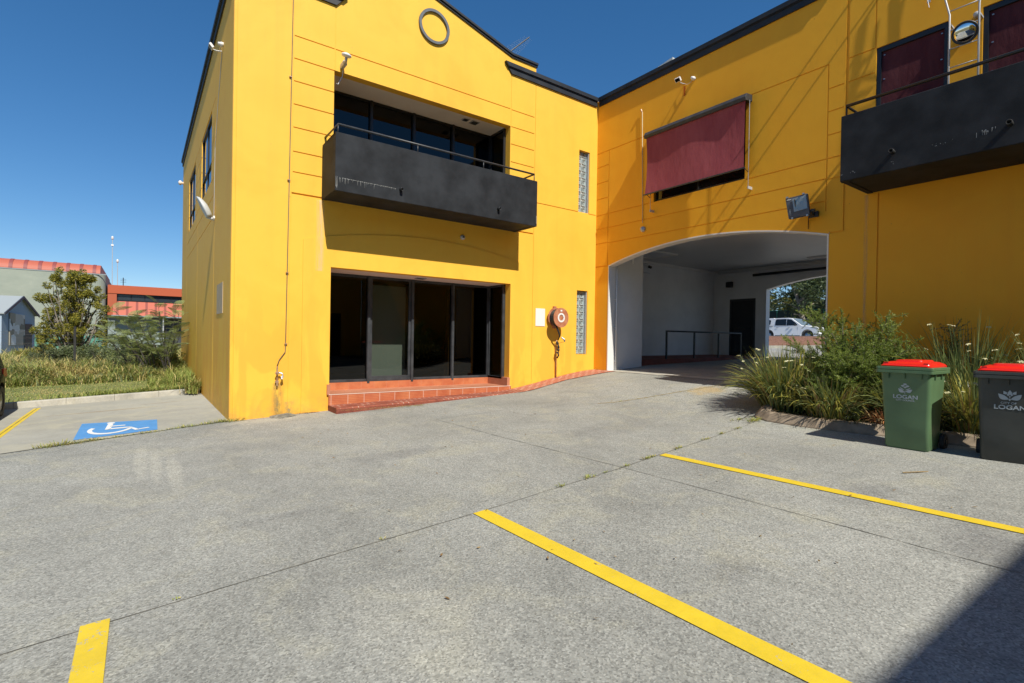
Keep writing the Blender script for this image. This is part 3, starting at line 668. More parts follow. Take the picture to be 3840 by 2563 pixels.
# dark rooms behind the glass
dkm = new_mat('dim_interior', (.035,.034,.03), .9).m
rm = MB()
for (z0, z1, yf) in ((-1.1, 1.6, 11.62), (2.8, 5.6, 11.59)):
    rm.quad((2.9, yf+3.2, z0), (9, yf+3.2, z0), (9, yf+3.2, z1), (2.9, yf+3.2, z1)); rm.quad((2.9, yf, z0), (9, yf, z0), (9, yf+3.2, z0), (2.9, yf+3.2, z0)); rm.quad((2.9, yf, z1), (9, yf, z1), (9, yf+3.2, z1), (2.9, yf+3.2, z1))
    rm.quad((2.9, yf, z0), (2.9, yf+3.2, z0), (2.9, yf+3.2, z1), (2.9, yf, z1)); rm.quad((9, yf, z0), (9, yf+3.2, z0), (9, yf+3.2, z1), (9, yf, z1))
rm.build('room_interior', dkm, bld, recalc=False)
MB().box(4.54, 5.40, 12.05, 12.08, -1.08, 1.25).build('door_blind', new_mat('grey_green_blind', (.17,.20,.165), .8).m, bld)
MB().box(6.50, 6.58, 11.9, 11.98, -1.0, 1.3).build('room_post', new_mat('ochre_post', (.35,.2,.05), .8).m, bld)
# tiled step
MB().box(3.14, 7.64, 11.50, 11.60, -1.2, -1.041).build('kick_tiles', M['tile_kick'], bld)
MB().box(7.55, 7.632, 10.6, 11.499, -1.197, -.99).build('kick_tiles', M['tile_top'], bld)
MB().box(3.07, 3.13, 10.585, 11.499, -1.197, -.99).build('kick_tiles', M['tile_top'], bld)
MB().box(3.13, 7.63, 10.60, 11.62, -1.46, -1.20).build('entry_step', M['tile_top'], bld, bevel=.006)
MB().box(3.10, 7.66, 10.58, 10.597, -1.47, -1.205).build('step_tiles', M['tile_front'], bld)
MB().box(3.10, 7.64, 10.575, 10.596, -1.203, -1.193).build('step_grout', new_mat('pale_grout', (.68,.54,.46), .8).m, bld)
# red kerb slab in front of the step, turning into the paved path
mk = MB(); xs = np.linspace(3.10, 7.7, 24)
def tz_(x): return max(-1.41+.022*(x-3.1), gz(x, 10)+.012)
for xa, xb in zip(xs[:-1], xs[1:]):
    ya = 10.06; za, zb = tz_(xa), tz_(xb); ga, gb = gz(xa, ya)-.05, gz(xb, ya)-.05
    mk.add([(xa, ya, ga), (xb, ya, gb), (xb, ya, zb-.02), (xa, ya, za-.02), (xa, ya+.02, za), (xb, ya+.02, zb), (xb, 10.62, zb), (xa, 10.62, za)], [(0,1,2,3), (3,2,5,4), (4,5,6,7)])
mk.quad((3.10, 10.06, -1.6), (3.10, 10.62, -1.6), (3.10, 10.62, -1.41), (3.10, 10.06, -1.41))
o = mk.build('step_kerb', M['kerbred']); tag(o, 'red painted concrete kerb in front of the tiled entry step', 'kerb')
mq = MB(); e = [(7.5, 10.02), (7.9, 9.98), (8.4, 10.05), (9.1, 10.08), (9.7, 9.9), (10.2, 9.82), (10.65, 9.78)]
def ez(x):
    for (a, b) in zip(e[:-1], e[1:]):
        if a[0] <= x <= b[0]: return a[1]+(b[1]-a[1])*(x-a[0])/(b[0]-a[0])
    return e[-1][1]
xs = np.linspace(7.5, 10.65, 24)
for xa, xb in zip(xs[:-1], xs[1:]):
    for k in range(4):
        f = lambda x, t: (x, ez(x)+(10.66-ez(x))*t, gz(x, ez(x)+(10.66-ez(x))*t)+.011)
        mq.quad(f(xa, k/4), f(xb, k/4), f(xb, (k+1)/4), f(xa, (k+1)/4))
struct(mq.build('brick_path', M['pave'], recalc=False))
struct(strip([(7.4, 9.98)]+e[1:], .016, .014, 'path_edge', varied('path_edge_red', (.34,.08,.05), (.42,.12,.07), 8, .85), .0))

# --- balconies
def balcony(x0, x1, y0, y1, axis, name_label):
    """axis 'A': protrudes towards -Y from YA; 'B': protrudes towards -X from XB"""
    pass
T = .10
mbx = MB(); X0, X1, Y0 = 2.92, 7.76, 9.76
mbx.box(X0, X1, Y0, Y0+T, 2.73, 3.83); mbx.box(X0, X0+T, Y0+T, YA-.019, 2.73, 3.83); mbx.box(X1-T, X1, Y0+T, YA-.019, 2.73, 3.83); mbx.box(X0+T, X1-T, Y0+T, YA, 2.74, 2.90)
bA = mbx.build('balcony', [M['blackwall']], bld, bevel=.008)
def rail_A(m, r=.022): m.tube([(X0+.06, YA, 4.0), (X0+.06, Y0+.06, 4.0), (X1-.06, Y0+.06, 4.0), (X1-.06, YA, 4.0)], r, 12)
m = MB(); rail_A(m); m.build('rail', M['frame'], bA, smooth=True)
for px in (X0+.06, 4.62, 6.24, X1-.06): MB().tube([(px, Y0+.06, 3.82), (px, Y0+.06, 4.0)], .012, 8).build('rail_post', M['frame'], bA, smooth=True)
for px in (4.23, 6.62): MB().lathe((px, Y0, 2.98), (0, -1, -.1), [(0, .032), (.085, .032), (.085, .024), (.02, .024)], 14).build('drain_spout', M['black'], bA, smooth=True)
# drip stains on the front of the balcony
ms_ = MB(); rg = random.Random(3)
for k in range(34):
    x = 3.0+rg.random()**1.6*1.15; zt = 2.985-.0*(x-3); l = rg.uniform(.02, .12)*(1 if x < 3.7 else .4); w = rg.uniform(.0012, .0035)
    ms_.quad((x, Y0-.003, zt), (x+w, Y0-.003, zt), (x+w*.6, Y0-.003, zt-l), (x+w*.3, Y0-.003, zt-l))
for k in range(26):
    x = 3.05+k*.042; ms_.quad((x, Y0-.0035, 2.986), (x+rg.uniform(.01,.04), Y0-.0035, 2.984), (x+.03, Y0-.0035, 2.979), (x, Y0-.0035, 2.98))
for k in range(12): x = X0+.005+rg.random()*.04; ms_.quad((x, Y0-.003, 3.0), (x+.004, Y0-.003, 3.0), (x+.003, Y0-.003, 2.99-rg.uniform(.1,.25)), (x, Y0-.003, 2.8))
for k in range(10): x = X1-.012-rg.random()*.02; ms_.quad((x, Y0-.003, 2.99), (x+.004, Y0-.003, 2.99), (x+.003, Y0-.003, 2.8), (x, Y0-.003, 2.8))
ms_.build('drip_stain', new_mat('lime_stain', (.42,.42,.40), .9).m, bA, recalc=False)
mbx = MB(); XO = 9.51; B0, B1 = -1.05, 3.79
mbx.box(XO, XO+T, B0, B1, 2.73, 3.83); mbx.box(XO+T, XB, B1-T, B1, 2.73, 3.83); mbx.box(XO+T, XB, B0, B0+T, 2.73, 3.83); mbx.box(XO+T, XB, B0+T, B1-T, 2.74, 2.90)
bB = mbx.build('balcony', M['blackwall'], bld, bevel=.012)
MB().tube([(XB, B1-.06, 4.0), (XO+.06, B1-.06, 4.0), (XO+.06, B0+.06, 4.0), (XB, B0+.06, 4.0)], .026, 12).build('rail', M['black'], bB, smooth=True)
for py in (B1-.06, 1.35, .2, B0+.06): MB().tube([(XO+.06, py, 3.82), (XO+.06, py, 4.0)], .014, 8).build('rail_post', M['black'], bB, smooth=True)
for py in (3.04, 1.70): MB().lathe((XO, py, 3.02), (-1, 0, .05), [(0, .034), (.10, .034), (.10, .026), (.02, .026)], 14).build('drain_spout', M['rubber'], bB, smooth=True)
ms_ = MB(); rg = random.Random(8)
for (yc, zc_, n_, s_) in ((1.92, 3.02, 14, .05), (3.6, 2.86, 5, .03), (2.5, 2.98, 8, .12), (3.04, 2.86, 3, .01), (3.77, 2.84, 5, .015)):
    for k in range(n_):
        y = yc+rg.gauss(0, s_); z = zc_+rg.uniform(-.02, .02); h_ = rg.uniform(.01, .07) if n_ == 14 else rg.uniform(.003, .02)
        ms_.quad((XO-.003, y, z), (XO-.003, y+rg.uniform(.003, .014), z), (XO-.003, y+.004, z-h_), (XO-.003, y, z-h_))
ms_.build('paint_scuff', new_mat('scuff_grey', (.30,.31,.31), .9).m, bB, recalc=False)
# --- windows: glass block slits
def blocks(z0, rows):
    x0, x1, z1 = 9.95, 10.36, z0+1.79 if rows == 9 else z0+1.74
    t = MB(); t.box(x1-.02, x1-.001, YA+.03, YA+.19, z0, z1); t.box(x0+.001, x0+.02, YA+.12, YA+.19, z0, z1); fo = t.build('glass_block_window', M['pole'], bld)
    gm = M['gblock']; W = (x1-.02-x0-.02)/2; H = (z1-z0)/rows
    for r in range(rows):
        for c in range(2):
            cx = x0+.02+W*(c+.5); cz = z0+H*(r+.5); m = MB()
            n = 10; y0 = YA+.10; vs = []; 
            for j in range(n+1):
                for i2 in range(n+1):
                    u = i2/n*2-1; v_ = j/n*2-1; rr = max(abs(u), abs(v_))
                    dd = 0 if rr > .8 else .016*(1-math.hypot(u, v_)*.7) if math.hypot(u, v_) < 1 else .004
                    vs.append((cx+u*(W/2-.012), y0+dd, cz+v_*(H/2-.012)))
            fs = [(j*(n+1)+i2, j*(n+1)+i2+1, (j+1)*(n+1)+i2+1, (j+1)*(n+1)+i2) for j in range(n) for i2 in range(n)]
            for f_ in fs:
                i2 = f_[0] % (n+1)+.5; j = f_[0]//(n+1)+.5; u = i2/n*2-1; v_ = j/n*2-1; q = math.hypot(u, v_); c2 = math.hypot(u-.28, v_+.12)
                m.add([vs[k] for k in f_], [(0, 1, 2, 3)], 1 if (q < .66 and c2 > .42) else 0)
            m.build('glass_block', [gm, M['gblockd']], fo, recalc=False, smooth=False)
    MB().box(x0+.02, x1-.02, y0+.026, y0+.05, z0, z1).build('mortar', M['trimwhite'], fo)
def gblock():
    n = new_mat('glass_block', (.30,.36,.37), .1, 0, .9); C(n, n.ramp(n.noise(n.pos((1,1,1)), 9, 2, .5, .5), [(.4, (.27,.33,.33)), (.6, (.33,.40,.40))])); n.bump(n.noise(n.pos(), 22, 2), .25, .01); return n.m
M['gblock'] = gblock(); M['gblockd'] = new_mat('glass_block_core', (.12,.15,.15), .1, 0, .8).m
blocks(-.40, 9); blocks(3.62, 9)
# --- window and awning on B
wb = MB(); X = XB+.10
wb.box(X-.03, X+.03, 6.14, 6.19, 3.58, 5.36); wb.box(X-.03, X+.03, 8.55, 8.60, 3.58, 5.36); wb.box(X-.03, X+.03, 6.19, 8.55, 3.58, 3.64); wb.box(X-.03, X+.03, 6.19, 8.55, 5.30, 5.36); wb.box(X-.025, X+.025, 7.34, 7.39, 3.64, 5.30); wb.box(X-.02, X+.02, 6.19, 8.55, 3.90, 3.94)
fo = wb.build('side_window', M['black'], bld, bevel=.003); MB().quad((X, 6.17, 3.62), (X, 8.57, 3.62), (X, 8.57, 5.32), (X, 6.17, 5.32)).build('pane', M['glass'], fo, recalc=False)
aw = thing('awning', 'maroon fabric drop awning with dark hood over the upper side window', 'awning', (10.5, 7.35, 5.3))
hb = MB(); hb.prism([(XB, 6.0, 5.36), (XB, 6.0, 5.22), (10.40, 6.0, 5.18), (10.38, 6.0, 5.25), (10.44, 6.0, 5.34)], (0, 2.73, 0)); hb.build('hood', M['frame'], aw, bevel=.006)
fa = MB(); nn_ = 24; vs = []
for j in range(nn_+1):
    for i_ in range(nn_+1):
        u, v_ = i_/nn_, j/nn_; y = 6.03+u*2.66 - .02*sin(pi*v_)*(1 if u > .5 else -1)*abs(2*u-1); bow = .012*sin(u*9)*sin(pi*v_)+.03*sin(pi*v_)
        vs.append((10.44-.02*v_+bow, y, 5.22-1.48*v_))
fa.add(vs, [(j*(nn_+1)+i_, j*(nn_+1)+i_+1, (j+1)*(nn_+1)+i_+1, (j+1)*(nn_+1)+i_) for j in range(nn_) for i_ in range(nn_)]); fa.build('fabric', M['maroon'], aw, smooth=True, recalc=False)
MB().box(10.405, 10.435, 6.0, 8.73, 3.725, 3.755).build('bottom_bar', M['frame'], aw, bevel=.004)
for py in (6.01, 8.62):
    MB().tube([(10.52, py-.03, 5.2), (10.52, py-.03, 3.35)], .007, 6).build('guide_rod', M['steel'], aw)
    MB().tube([(10.42, py, 3.73), (10.5, py-.03, 3.66), (10.52, py-.03, 3.66)], .008, 6).build('arm', M['black'], aw)
    MB().box(10.50, XB, py-.045, py-.025, 3.30, 3.36).build('catch', M['pole'], aw)
# --- doors with maroon mesh on B
for (y0, y1) in ((2.66, 3.69), (1.22, 2.25)):
    X = XB+.05; w = MB(); w.box(X-.03, X+.05, y0, y0+.07, 2.95, 5.33); w.box(X-.03, X+.05, y1-.07, y1, 2.95, 5.33); w.box(X-.03, X+.05, y0+.07, y1-.07, 5.24, 5.33)
    fo = w.build('balcony_door', M['black'], bld, bevel=.004)
    MB().box(X+.005, X+.02, y0+.07, y1-.07, 2.96, 5.24).build('mesh_screen', M['maroondark'], fo)
    hy = y0+.13 if y0 > 2 else y1-.13
    MB().tube([(X, hy, 4.18), (X-.06, hy, 4.18), (X-.06, hy, 4.05)], .012, 8).build('handle', M['steel'], fo, smooth=True); m = MB()
    for z in (5.18, 4.75, 4.3, 3.85):
        for yy in (y0+.11, y1-.11): m.box(X-.004, X+.006, yy-.012, yy+.012, z-.008, z+.008)
    m.build('screen_clip', M['steel'], fo)
# --- windows on C
for (y0, y1, z0, z1) in ((14.2, 16.7, 3.65, 5.35), (18.7, 21.2, 3.55, 5.32)):
    X = XC+.05; w = MB(); zt = z0+.52
    w.box(X-.03, X+.04, y0, y0+.05, z0, z1); w.box(X-.03, X+.04, y1-.05, y1, z0, z1); w.box(X-.03, X+.04, y0+.05, y1-.05, z0, z0+.05); w.box(X-.03, X+.04, y0+.05, y1-.05, z1-.05, z1); w.box(X-.03, X+.04, y0+.05, y1-.05, zt-.02, zt+.02); w.box(X-.02, X+.02, (y0+y1)/2-.02, (y0+y1)/2+.02, z0, z1)
    fo = w.build('side_window', M['black'], bld, bevel=.003); MB().quad((X, y0+.03, z0+.03), (X, y1-.03, z0+.03), (X, y1-.03, z1-.03), (X, y0+.03, z1-.03)).build('pane', M['glass2'], fo, recalc=False)
    m = MB(); m.quad((X+.15, y0+.05, z0+.1), (X+.15, y0+1.0, z0+.1), (X+.12, y0+.75, z1-.1), (X+.12, y0+.1, z1-.1)); m.build('curtain', M['soffit'], fo, recalc=False)

# ------------------------------------------------------------------ fixtures on the walls
t = thing('antenna', 'television aerial with thin rods above the right end of the gable', 'antenna', (8.1, 11.6, 6.45))
MB().tube([(8.16, 11.6, 6.4), (8.16, 11.6, 7.95)], .018, 8).build('mast', M['black'], t)
a, b = Vector((8.1, 11.6, 7.85)), Vector((8.82, 11.58, 8.54)); MB().tube([a, b], .017, 8).build('boom', M['black'], t)
m = MB(); dirn = Vector((.72, -.62, -.55)).normalized()
for k in range(13):
    p = a.lerp(b, .03+k*.075); L = .24-.010*k; m.tube([p-dirn*L, p+dirn*L], .0022, 4)
m.build('rods', M['pole'], t)
# white dish sensor at upper-left of the recess
t = thing('dome_sensor', 'white mushroom shaped sensor on a short bracket over the upper recess', 'sensor', (3.3, 10.5, 5.6))
MB().box(3.25, 3.33, 10.42, YA, 5.47, 5.57).build('bracket', M['pole'], t, bevel=.02)
MB().tube([(3.29, 10.43, 5.50), (3.27, 10.33, 5.52), (3.262, 10.28, 5.56)], .028, 10).build('neck', M['pole'], t, smooth=True)
MB().lathe((3.26, 10.27, 5.58), (.08, -.25, 1), [(-.03, .04), (-.02, .085), (.0, .098), (.022, .09), (.042, .05), (.048, 0)], 24).build('dome', M['trimwhite'], t, smooth=True)
MB().tube([(3.3, 10.6, 5.45), (3.3, 10.64, 5.33), (3.24, 10.62, 5.2), (3.2, 10.6, 5.12), (3.17, 10.62, 5.14)], .008, 6).build('cable', M['pole'], t)
t = thing('conduit_pipe', 'thin dark conduit running down the yellow wall to a tap', 'pipe', (2.32, 10.6, -.3))
MB().tube([(2.335, YA-.02, 6.71), (2.28, YA-.02, -.2), (2.275, YA-.02, -.33), (2.17, YA-.02, -.48), (2.13, YA-.03, -.60)], .008, 8).build('conduit', varied('conduit_brown', (.09,.07,.05), (.14,.11,.08), 6, .6), t, smooth=True)
for z in (5.0, 3.0, 1.2, -.18): MB().box(2.28+.004*(z+.2)-.02, 2.28+.004*(z+.2)+.03, YA-.034, YA-.001, z, z+.018).build('saddle', M['copper'], t)
t = thing('garden_tap', 'old brass tap with fitting at the foot of the conduit, stained wall below', 'tap', (2.16, 10.6, -.8))
MB().tube([(2.13, YA-.05, -.60), (2.13, YA-.055, -.98)], .014, 8).build('riser', M['copper'], t)
MB().tube([(2.15, YA-.07, -.72), (2.21, YA-.10, -.74), (2.22, YA-.12, -.82)], .016, 8).build('spout', M['steel'], t)
MB().box(2.185, 2.22, YA-.125, YA-.09, -.85, -.79).build('hose_connector', M['trimwhite'], t, bevel=.01); MB().lathe((2.12, YA-.07, -.73), (0, -1, 0), [(0, .02), (.03, .035), (.035, .035), (.04, .01)], 12).build('valve_wheel', M['copper'], t)
MB().box(2.10, 2.16, YA-.05, YA-.001, -.92, -.88).build('saddle', M['copper'], t)
# stain below tap and broken concrete patch
m = MB(); rg = random.Random(2)
_q = [(2.02,10.42,-.01),(2.18,10.36,.02),(2.34,10.40,.012),(2.46,10.5,.02),(2.32,10.63,.045),(2.0,10.62,.025),(2.22,10.5,.04),(2.16,10.25,-.01),(2.56,10.46,-.01)]
o = m.add([(x_, y_, gz(x_, y_)+z_) for x_, y_, z_ in _q], [(0, 1, 6), (1, 2, 6), (2, 3, 6), (3, 4, 6), (4, 5, 6), (5, 0, 6), (0, 7, 1), (1, 7, 2), (2, 8, 3)]).build('broken_concrete', varied('rubble_grey', (.10,.10,.085), (.24,.23,.19), 14, .95, 0, .6, 40))
tag(o, 'small broken lump of grey concrete at the wall below the tap', 'rubble')
# plates and hose reel
t = thing('hose_reel', 'red fire hose reel with black hose on the yellow wall', 'fire hose reel', (9.15, 10.45, .6))
RC = Vector((9.08, 10.32, .585)); RB = Vector((9.10, 10.57, .60))
def disc(c, r, th, hub, mat, nm):
    m = MB(); m.lathe(c, (0, -1, 0), [(0, hub), (0, r), (th, r), (th, hub), (0, hub)], 48); return m.build(nm, mat, t)
disc(RC, .262, .012, .09, M['hosered'], 'front_disc'); disc(RB, .262, .012, .05, M['hosered'], 'back_disc')
m = MB()
for lay, r in ((0, .19), (1, .215)):
    n = 180; pts = []
    for k in range(n+1): an = 2*pi*k*8/n; pts.append((RB.x+r*cos(an), RB.y-.03-.2*k/n, .59+r*sin(an)))
    m.tube(pts, .014, 6)
m.build('hose_coil', M['hose'], t, smooth=True)
m = MB()
for k in range(3): m.tube([(8.93+.02*k, 10.40, .44), (9.0+.015*k, 10.36, .25), (9.11+.01*k, 10.40, .10), (9.15, 10.50, -.02)], .014, 7)
m.build('hose_tail', M['hose'], t, smooth=True)
m = MB(); n = 40
for k in range(n):
    a = 2*pi*k/n; b = 2*pi*(k+1)/n; ro = .125; ri = lambda an: .078+.008*sin(an*9)+.004*sin(an*17)
    y = RC.y-.0145; m.quad((RC.x+ro*cos(a), y, RC.z+ro*sin(a)), (RC.x+ro*cos(b), y, RC.z+ro*sin(b)), (RC.x+ri(b)*cos(b), y, RC.z+ri(b)*sin(b)), (RC.x+ri(a)*cos(a), y, RC.z+ri(a)*sin(a)))
m.build('hub_ring', M['trimwhite'], t, recalc=False)
MB().lathe(RC, (0, 1, 0), [(.012, .09), (.09, .086), (.09, .0)], 32).build('hub_barrel', new_mat('hub_red', (.55,.08,.06), .6).m, t, smooth=False)
MB().box(RC.x-.03, RC.x+.03, RC.y-.0155, RC.y-.0125, RC.z+.165, RC.z+.205).build('label', M['trimwhite'], t)
MB().box(9.06, 9.14, 10.58, 10.645, .3, .9).build('wall_bracket', M['hosered'], t)
MB().tube([(9.16, 10.58, -.02), (9.17, 10.60, -.30), (9.18, 10.60, -1.05)], .016, 8).build('water_pipe', M['copper'], t, smooth=True)
m = MB(); m.lathe((9.16, 10.55, -.05), (.1, -.3, -1), [(0, .02), (.02, .03), (.08, .03), (.1, .02), (.14, .028), (.2, .022)], 12); m.lathe((9.15, 10.52, -.28), (0, -1, 0), [(0, .03), (.05, .035), (.07, .02)], 12); m.tube([(9.12, 10.50, -.33), (9.16, 10.48, -.42), (9.17, 10.55, -.5)], .022, 8); m.tube([(9.17, 10.5, -.1), (9.32, 10.45, -.06)], .004, 5)
m.build('valve', M['rubber'], t, smooth=True)
MB().tube([(9.2, 10.42, .06), (9.27, 10.38, .0), (9.27, 10.37, -.06)], [.02, .028, .018], 8).build('nozzle', M['steel'], t)
def wall_stain(name, label, quads, mat): m = MB(); [m.quad(*q) for q in quads]; return tag(m.build(name, mat, recalc=False), label, 'stain')
yq = lambda x0, x1, z0, z1, off=.0215: ((x0, YA-off, z0), (x1, YA-off, z0), (x1, YA-off, z1), (x0, YA-off, z1))
wall_stain('damp_stain', 'dark damp streak running down the wall below the tap', [yq(1.85, 2.50, -1.56, -.93, .0015)], decal('damp', (.30,.25,.12), 0, 2.15, .12, .8, (3, 3, 1.2)))
wall_stain('damp_stain', 'grey damp patch at the wall base right of the tap', [yq(2.1, 2.6, -1.56, -1.3, .0018)], decal('damp2', (.30,.29,.18), 0, 2.36, .10, .7, (4, 4, 4)))
wall_stain('lime_streak', 'white lime streak on the wall below the left end of the left balcony', [yq(2.78, 3.06, 1.30, 2.72)], decal('lime', (.75,.68,.52), 0, 2.90, .09, .75, (14, 14, .5)))
xq = lambda y0, y1, z0, z1, off=.0015: ((XB-off, y0, z0), (XB-off, y1, z0), (XB-off, y1, z1), (XB-off, y0, z1))
wall_stain('lime_streak', 'pale streak on the wall below the left end of the right balcony', [xq(3.70, 3.90, 0.2, 2.72)], decal('lime2', (.62,.50,.30), 1, 3.80, .045, .6, (14, 14, .4)))
wall_stain('rust_streak', 'orange rust streaks below the small spotlight over the awning', [xq(7.64, 7.80, 5.98, 6.22)], decal('rust', (.50,.10,.02), 1, 7.72, .075, 1.3, (22, 22, .5)))
o = MB().box(8.47, 8.79, YA-.012, YA-.001, .35, .82).build('blank_sign', M['trimwhite'], bevel=.002); tag(o, 'blank white rectangular plate beside the hose reel', 'sign')
# box light under balcony A
t = thing('wall_sensor', 'small round sensor on the shaded wall under the left balcony', 'sensor', (6.2, 10.6, 2.4)); MB().lathe((6.2, YA, 2.4), (0, -1, 0), [(0, .06), (.03, .06), (.05, .045), (.06, 0)], 20).build('case', M['pole'], t, smooth=True); MB().box(6.18, 6.22, YA-.075, YA-.06, 2.385, 2.415).build('lens', M['black'], t)
# conduit and bell on B
t = thing('conduit_pipe', 'thin vertical conduit beside the maroon awning ending in a round bell', 'pipe', (10.62, 8.95, 3))
MB().tube([(XB-.022, 9.0, 6.03), (XB-.022, 8.93, 3.1)], .010, 8).build('conduit', varied('conduit_grey', (.42,.36,.22), (.5,.43,.28), 4, .5), t, smooth=True)
MB().lathe((XB, 8.92, 2.93), (-1, 0, 0), [(0, .075), (.03, .075), (.06, .06), (.07, .035), (.09, .03), (.095, 0)], 24).build('bell', M['pole'], t, smooth=True)
MB().tube([(XB-.03, 9.01, 6.03), (XB-.04, 9.03, 6.10)], .02, 6).build('cable_end', M['copper'], t)
# small spot light + sensor pairs
def small_light(o, n, u, label, grp):
    """o anchor on wall, n outward, u along wall towards the sensor"""
    o = Vector(o); n = Vector(n); u = Vector(u); t = thing('spotlight', label, 'light', o, grp)
    MB().tube([o, o+n*.10-Vector((0,0,.02)), o+n*.16-u*.02], .012, 8).build('arm', M['pole'], t)
    c = o+n*.21-u*.06+Vector((0,0,.05)); m = MB(); ax = (n*.75-Vector((0,0,.65))).normalized(); up_ = ax.cross(u).normalized()
    pts = [c+u*s*.075+up_*q*.05 for s, q in ((-1,-1),(1,-1),(1,1),(-1,1))]; m.prism(pts, -ax*.05); m.build('head', M['trimwhite'], t, bevel=.006)
    pts = [c+ax*.002+u*s*.06+up_*q*.038 for s, q in ((-1,-1),(1,-1),(1,1),(-1,1))]; MB().poly(pts).build('lens', M['glass'], t, recalc=False)
    s = o+u*.26+Vector((0,0,.02)); MB().lathe(s, n, [(0, .045), (.05, .045), (.06, .035), (.10, .03), (.105, 0)], 16).build('sensor', M['trimwhite'], t, smooth=True)
    MB().tube([o+n*.04, o+n*.05+u*.10-Vector((0,0,.07)), o+n*.05+u*.2-Vector((0,0,.05)), s+n*.03], .005, 6).build('cable', M['pole'], t)
    return t
small_light((XB, 7.72, 6.27), (-1,0,0), (0,-1,0), 'small white spotlight with motion sensor above the maroon awning', 'small spotlights')
small_light((XC, 12.45, 5.97), (-1,0,0), (0,-1,0), 'small white spotlight with motion sensor high on the left side wall', 'small spotlights')
o = MB().tube([(XC-.015, 12.3, 5.9), (XC-.015, 12.9, 5.0), (XC-.012, 13.35, 4.2), (XC-.012, 13.42, 2.7)], .006, 5).build('light_cable', M['pole']); tag(o, 'thin grey cable running down the left side wall to the street light', 'cable')
# street light on C
t = thing('street_light', 'pale grey lamp head on a bracket on the left side wall', 'lamp', (1.3, 13.4, 2.65))
m = MB(); n = 18; a = Vector((1.20, 13.4, 2.62)); b = Vector((.985, 13.42, 3.06)); ax = (b-a).normalized(); nz = Vector((.88, 0, .46)).normalized(); sd_ = ax.cross(nz)
ring = []
for k in range(13):
    tt = k/12; w = .15*math.sqrt(max(0, sin(pi*min(1, .16+tt*.84))))*(1 if tt < .98 else .3); h_ = .115*sin(pi*min(1., .25+tt*.75))**.6; c_ = a+ax*(b-a).length*tt*1.0
    ring.append([c_+sd_*w*cos(q)+nz*(h_*max(0, sin(q)) if sin(q) > 0 else -.018) for q in [2*pi*j/16 for j in range(16)]])
vs = [p for r_ in ring for p in r_]; fs = [(i_*16+k, i_*16+(k+1) % 16, (i_+1)*16+(k+1) % 16, (i_+1)*16+k) for i_ in range(12) for k in range(16)]+[tuple(range(16)), tuple(12*16+k for k in range(16))]
m.add(vs, fs); m.build('lamp_head', varied('lamp_grey', (.42,.45,.47), (.5,.53,.55), 4, .5), t, smooth=True)
MB().tube([(XC, 13.4, 2.62), (1.27, 13.4, 2.60), (1.20, 13.4, 2.63)], .035, 12).build('arm', M['pole'], t, smooth=True); MB().lathe((XC, 13.4, 2.62), (-1,0,0), [(0, .06), (.03, .06), (.04, .04)], 16).build('base_plate', M['pole'], t)
o = MB().box(XC-.012, XC-.001, 11.72, 12.68, .42, 1.05).build('meter_panel', varied('weathered_plate', (.44,.33,.19), (.52,.40,.25), 6, .7), bevel=.003); tag(o, 'weathered grey panel screwed to the left side wall', 'panel')
t = thing('wall_light', 'small cream light at the far end of the left side wall', 'light', (1.28, 24.4, 6.0)); MB().lathe((XC, 24.4, 6.0), (-1, 0, 0), [(0, .05), (.06, .05), (.09, .09), (.14, .09), (.17, .05), (.18, 0)], 16).build('knob', M['soffit'], t, smooth=True)
# big floodlight on B
fl = thing('floodlight', 'large square grey floodlight on the wall above the arch', 'light', (10.5, 4.85, 2.6))
P4 = [Vector((10.26, 5.06, 2.85)), Vector((10.26, 4.65, 2.865)), Vector((10.22, 4.58, 2.445)), Vector((10.22, 4.97, 2.43))]
m = MB(); m.prism(P4, (.055, 0, -.01)); cc = sum(P4, Vector())/4; m.prism([cc+(p-cc)*.82+Vector((.055,0,-.01)) for p in P4], (.075, 0, -.02)); m.build('housing', varied('flood_grey', (.075,.085,.10), (.10,.11,.13), 5, .5), fl, bevel=.006)
def fp(u, v_, off=-.003): return (P4[0]*(1-u)+P4[1]*u)*(1-v_) + (P4[3]*(1-u)+P4[2]*u)*v_ + Vector((off, 0, 0))
m = MB(); m.poly([fp(*q, -.022) for q in ((.32, .10), (.95, .06), (.95, .70), (.32, .74))]); m.build('glass', M['clear'], fl, recalc=False)
m = MB(); m.poly([fp(*q, -.012) for q in ((.32, .10), (.95, .06), (.95, .70), (.32, .74))]); m.build('reflector', new_mat('reflector', (.55,.56,.55), .25, .5).m, fl, recalc=False)
m = MB(); m.tube([fp(.43, .16, -.014), fp(.43, .5, -.014)], .012, 8); m.build('lamp', M['black'], fl)
m = MB(); m.box(10.30, 10.62, 4.66, 4.70, 2.50, 2.55); m.box(10.60, XB, 4.60, 4.78, 2.47, 2.58); m.tube([(10.30, 4.52, 2.53), (10.30, 4.72, 2.53)], .03, 10); m.build('bracket', M['frame'], fl, bevel=.004)
m = MB()
for (u, v_) in ((.1, -.02), (.85, -.02), (.2, 1.02), (.9, 1.02)): p = fp(u, v_, -.01); m.box(p.x-.01, p.x+.04, p.y-.018, p.y+.018, p.z-.015, p.z+.015)
m.build('clip', M['steel'], fl)
o = MB().tube([(XB-.02, 4.79, 2.5), (XB-.02, 4.79, 2.26)], .008, 6).build('light_cable', M['rubber']); tag(o, 'short dark cable below the large floodlight', 'cable')
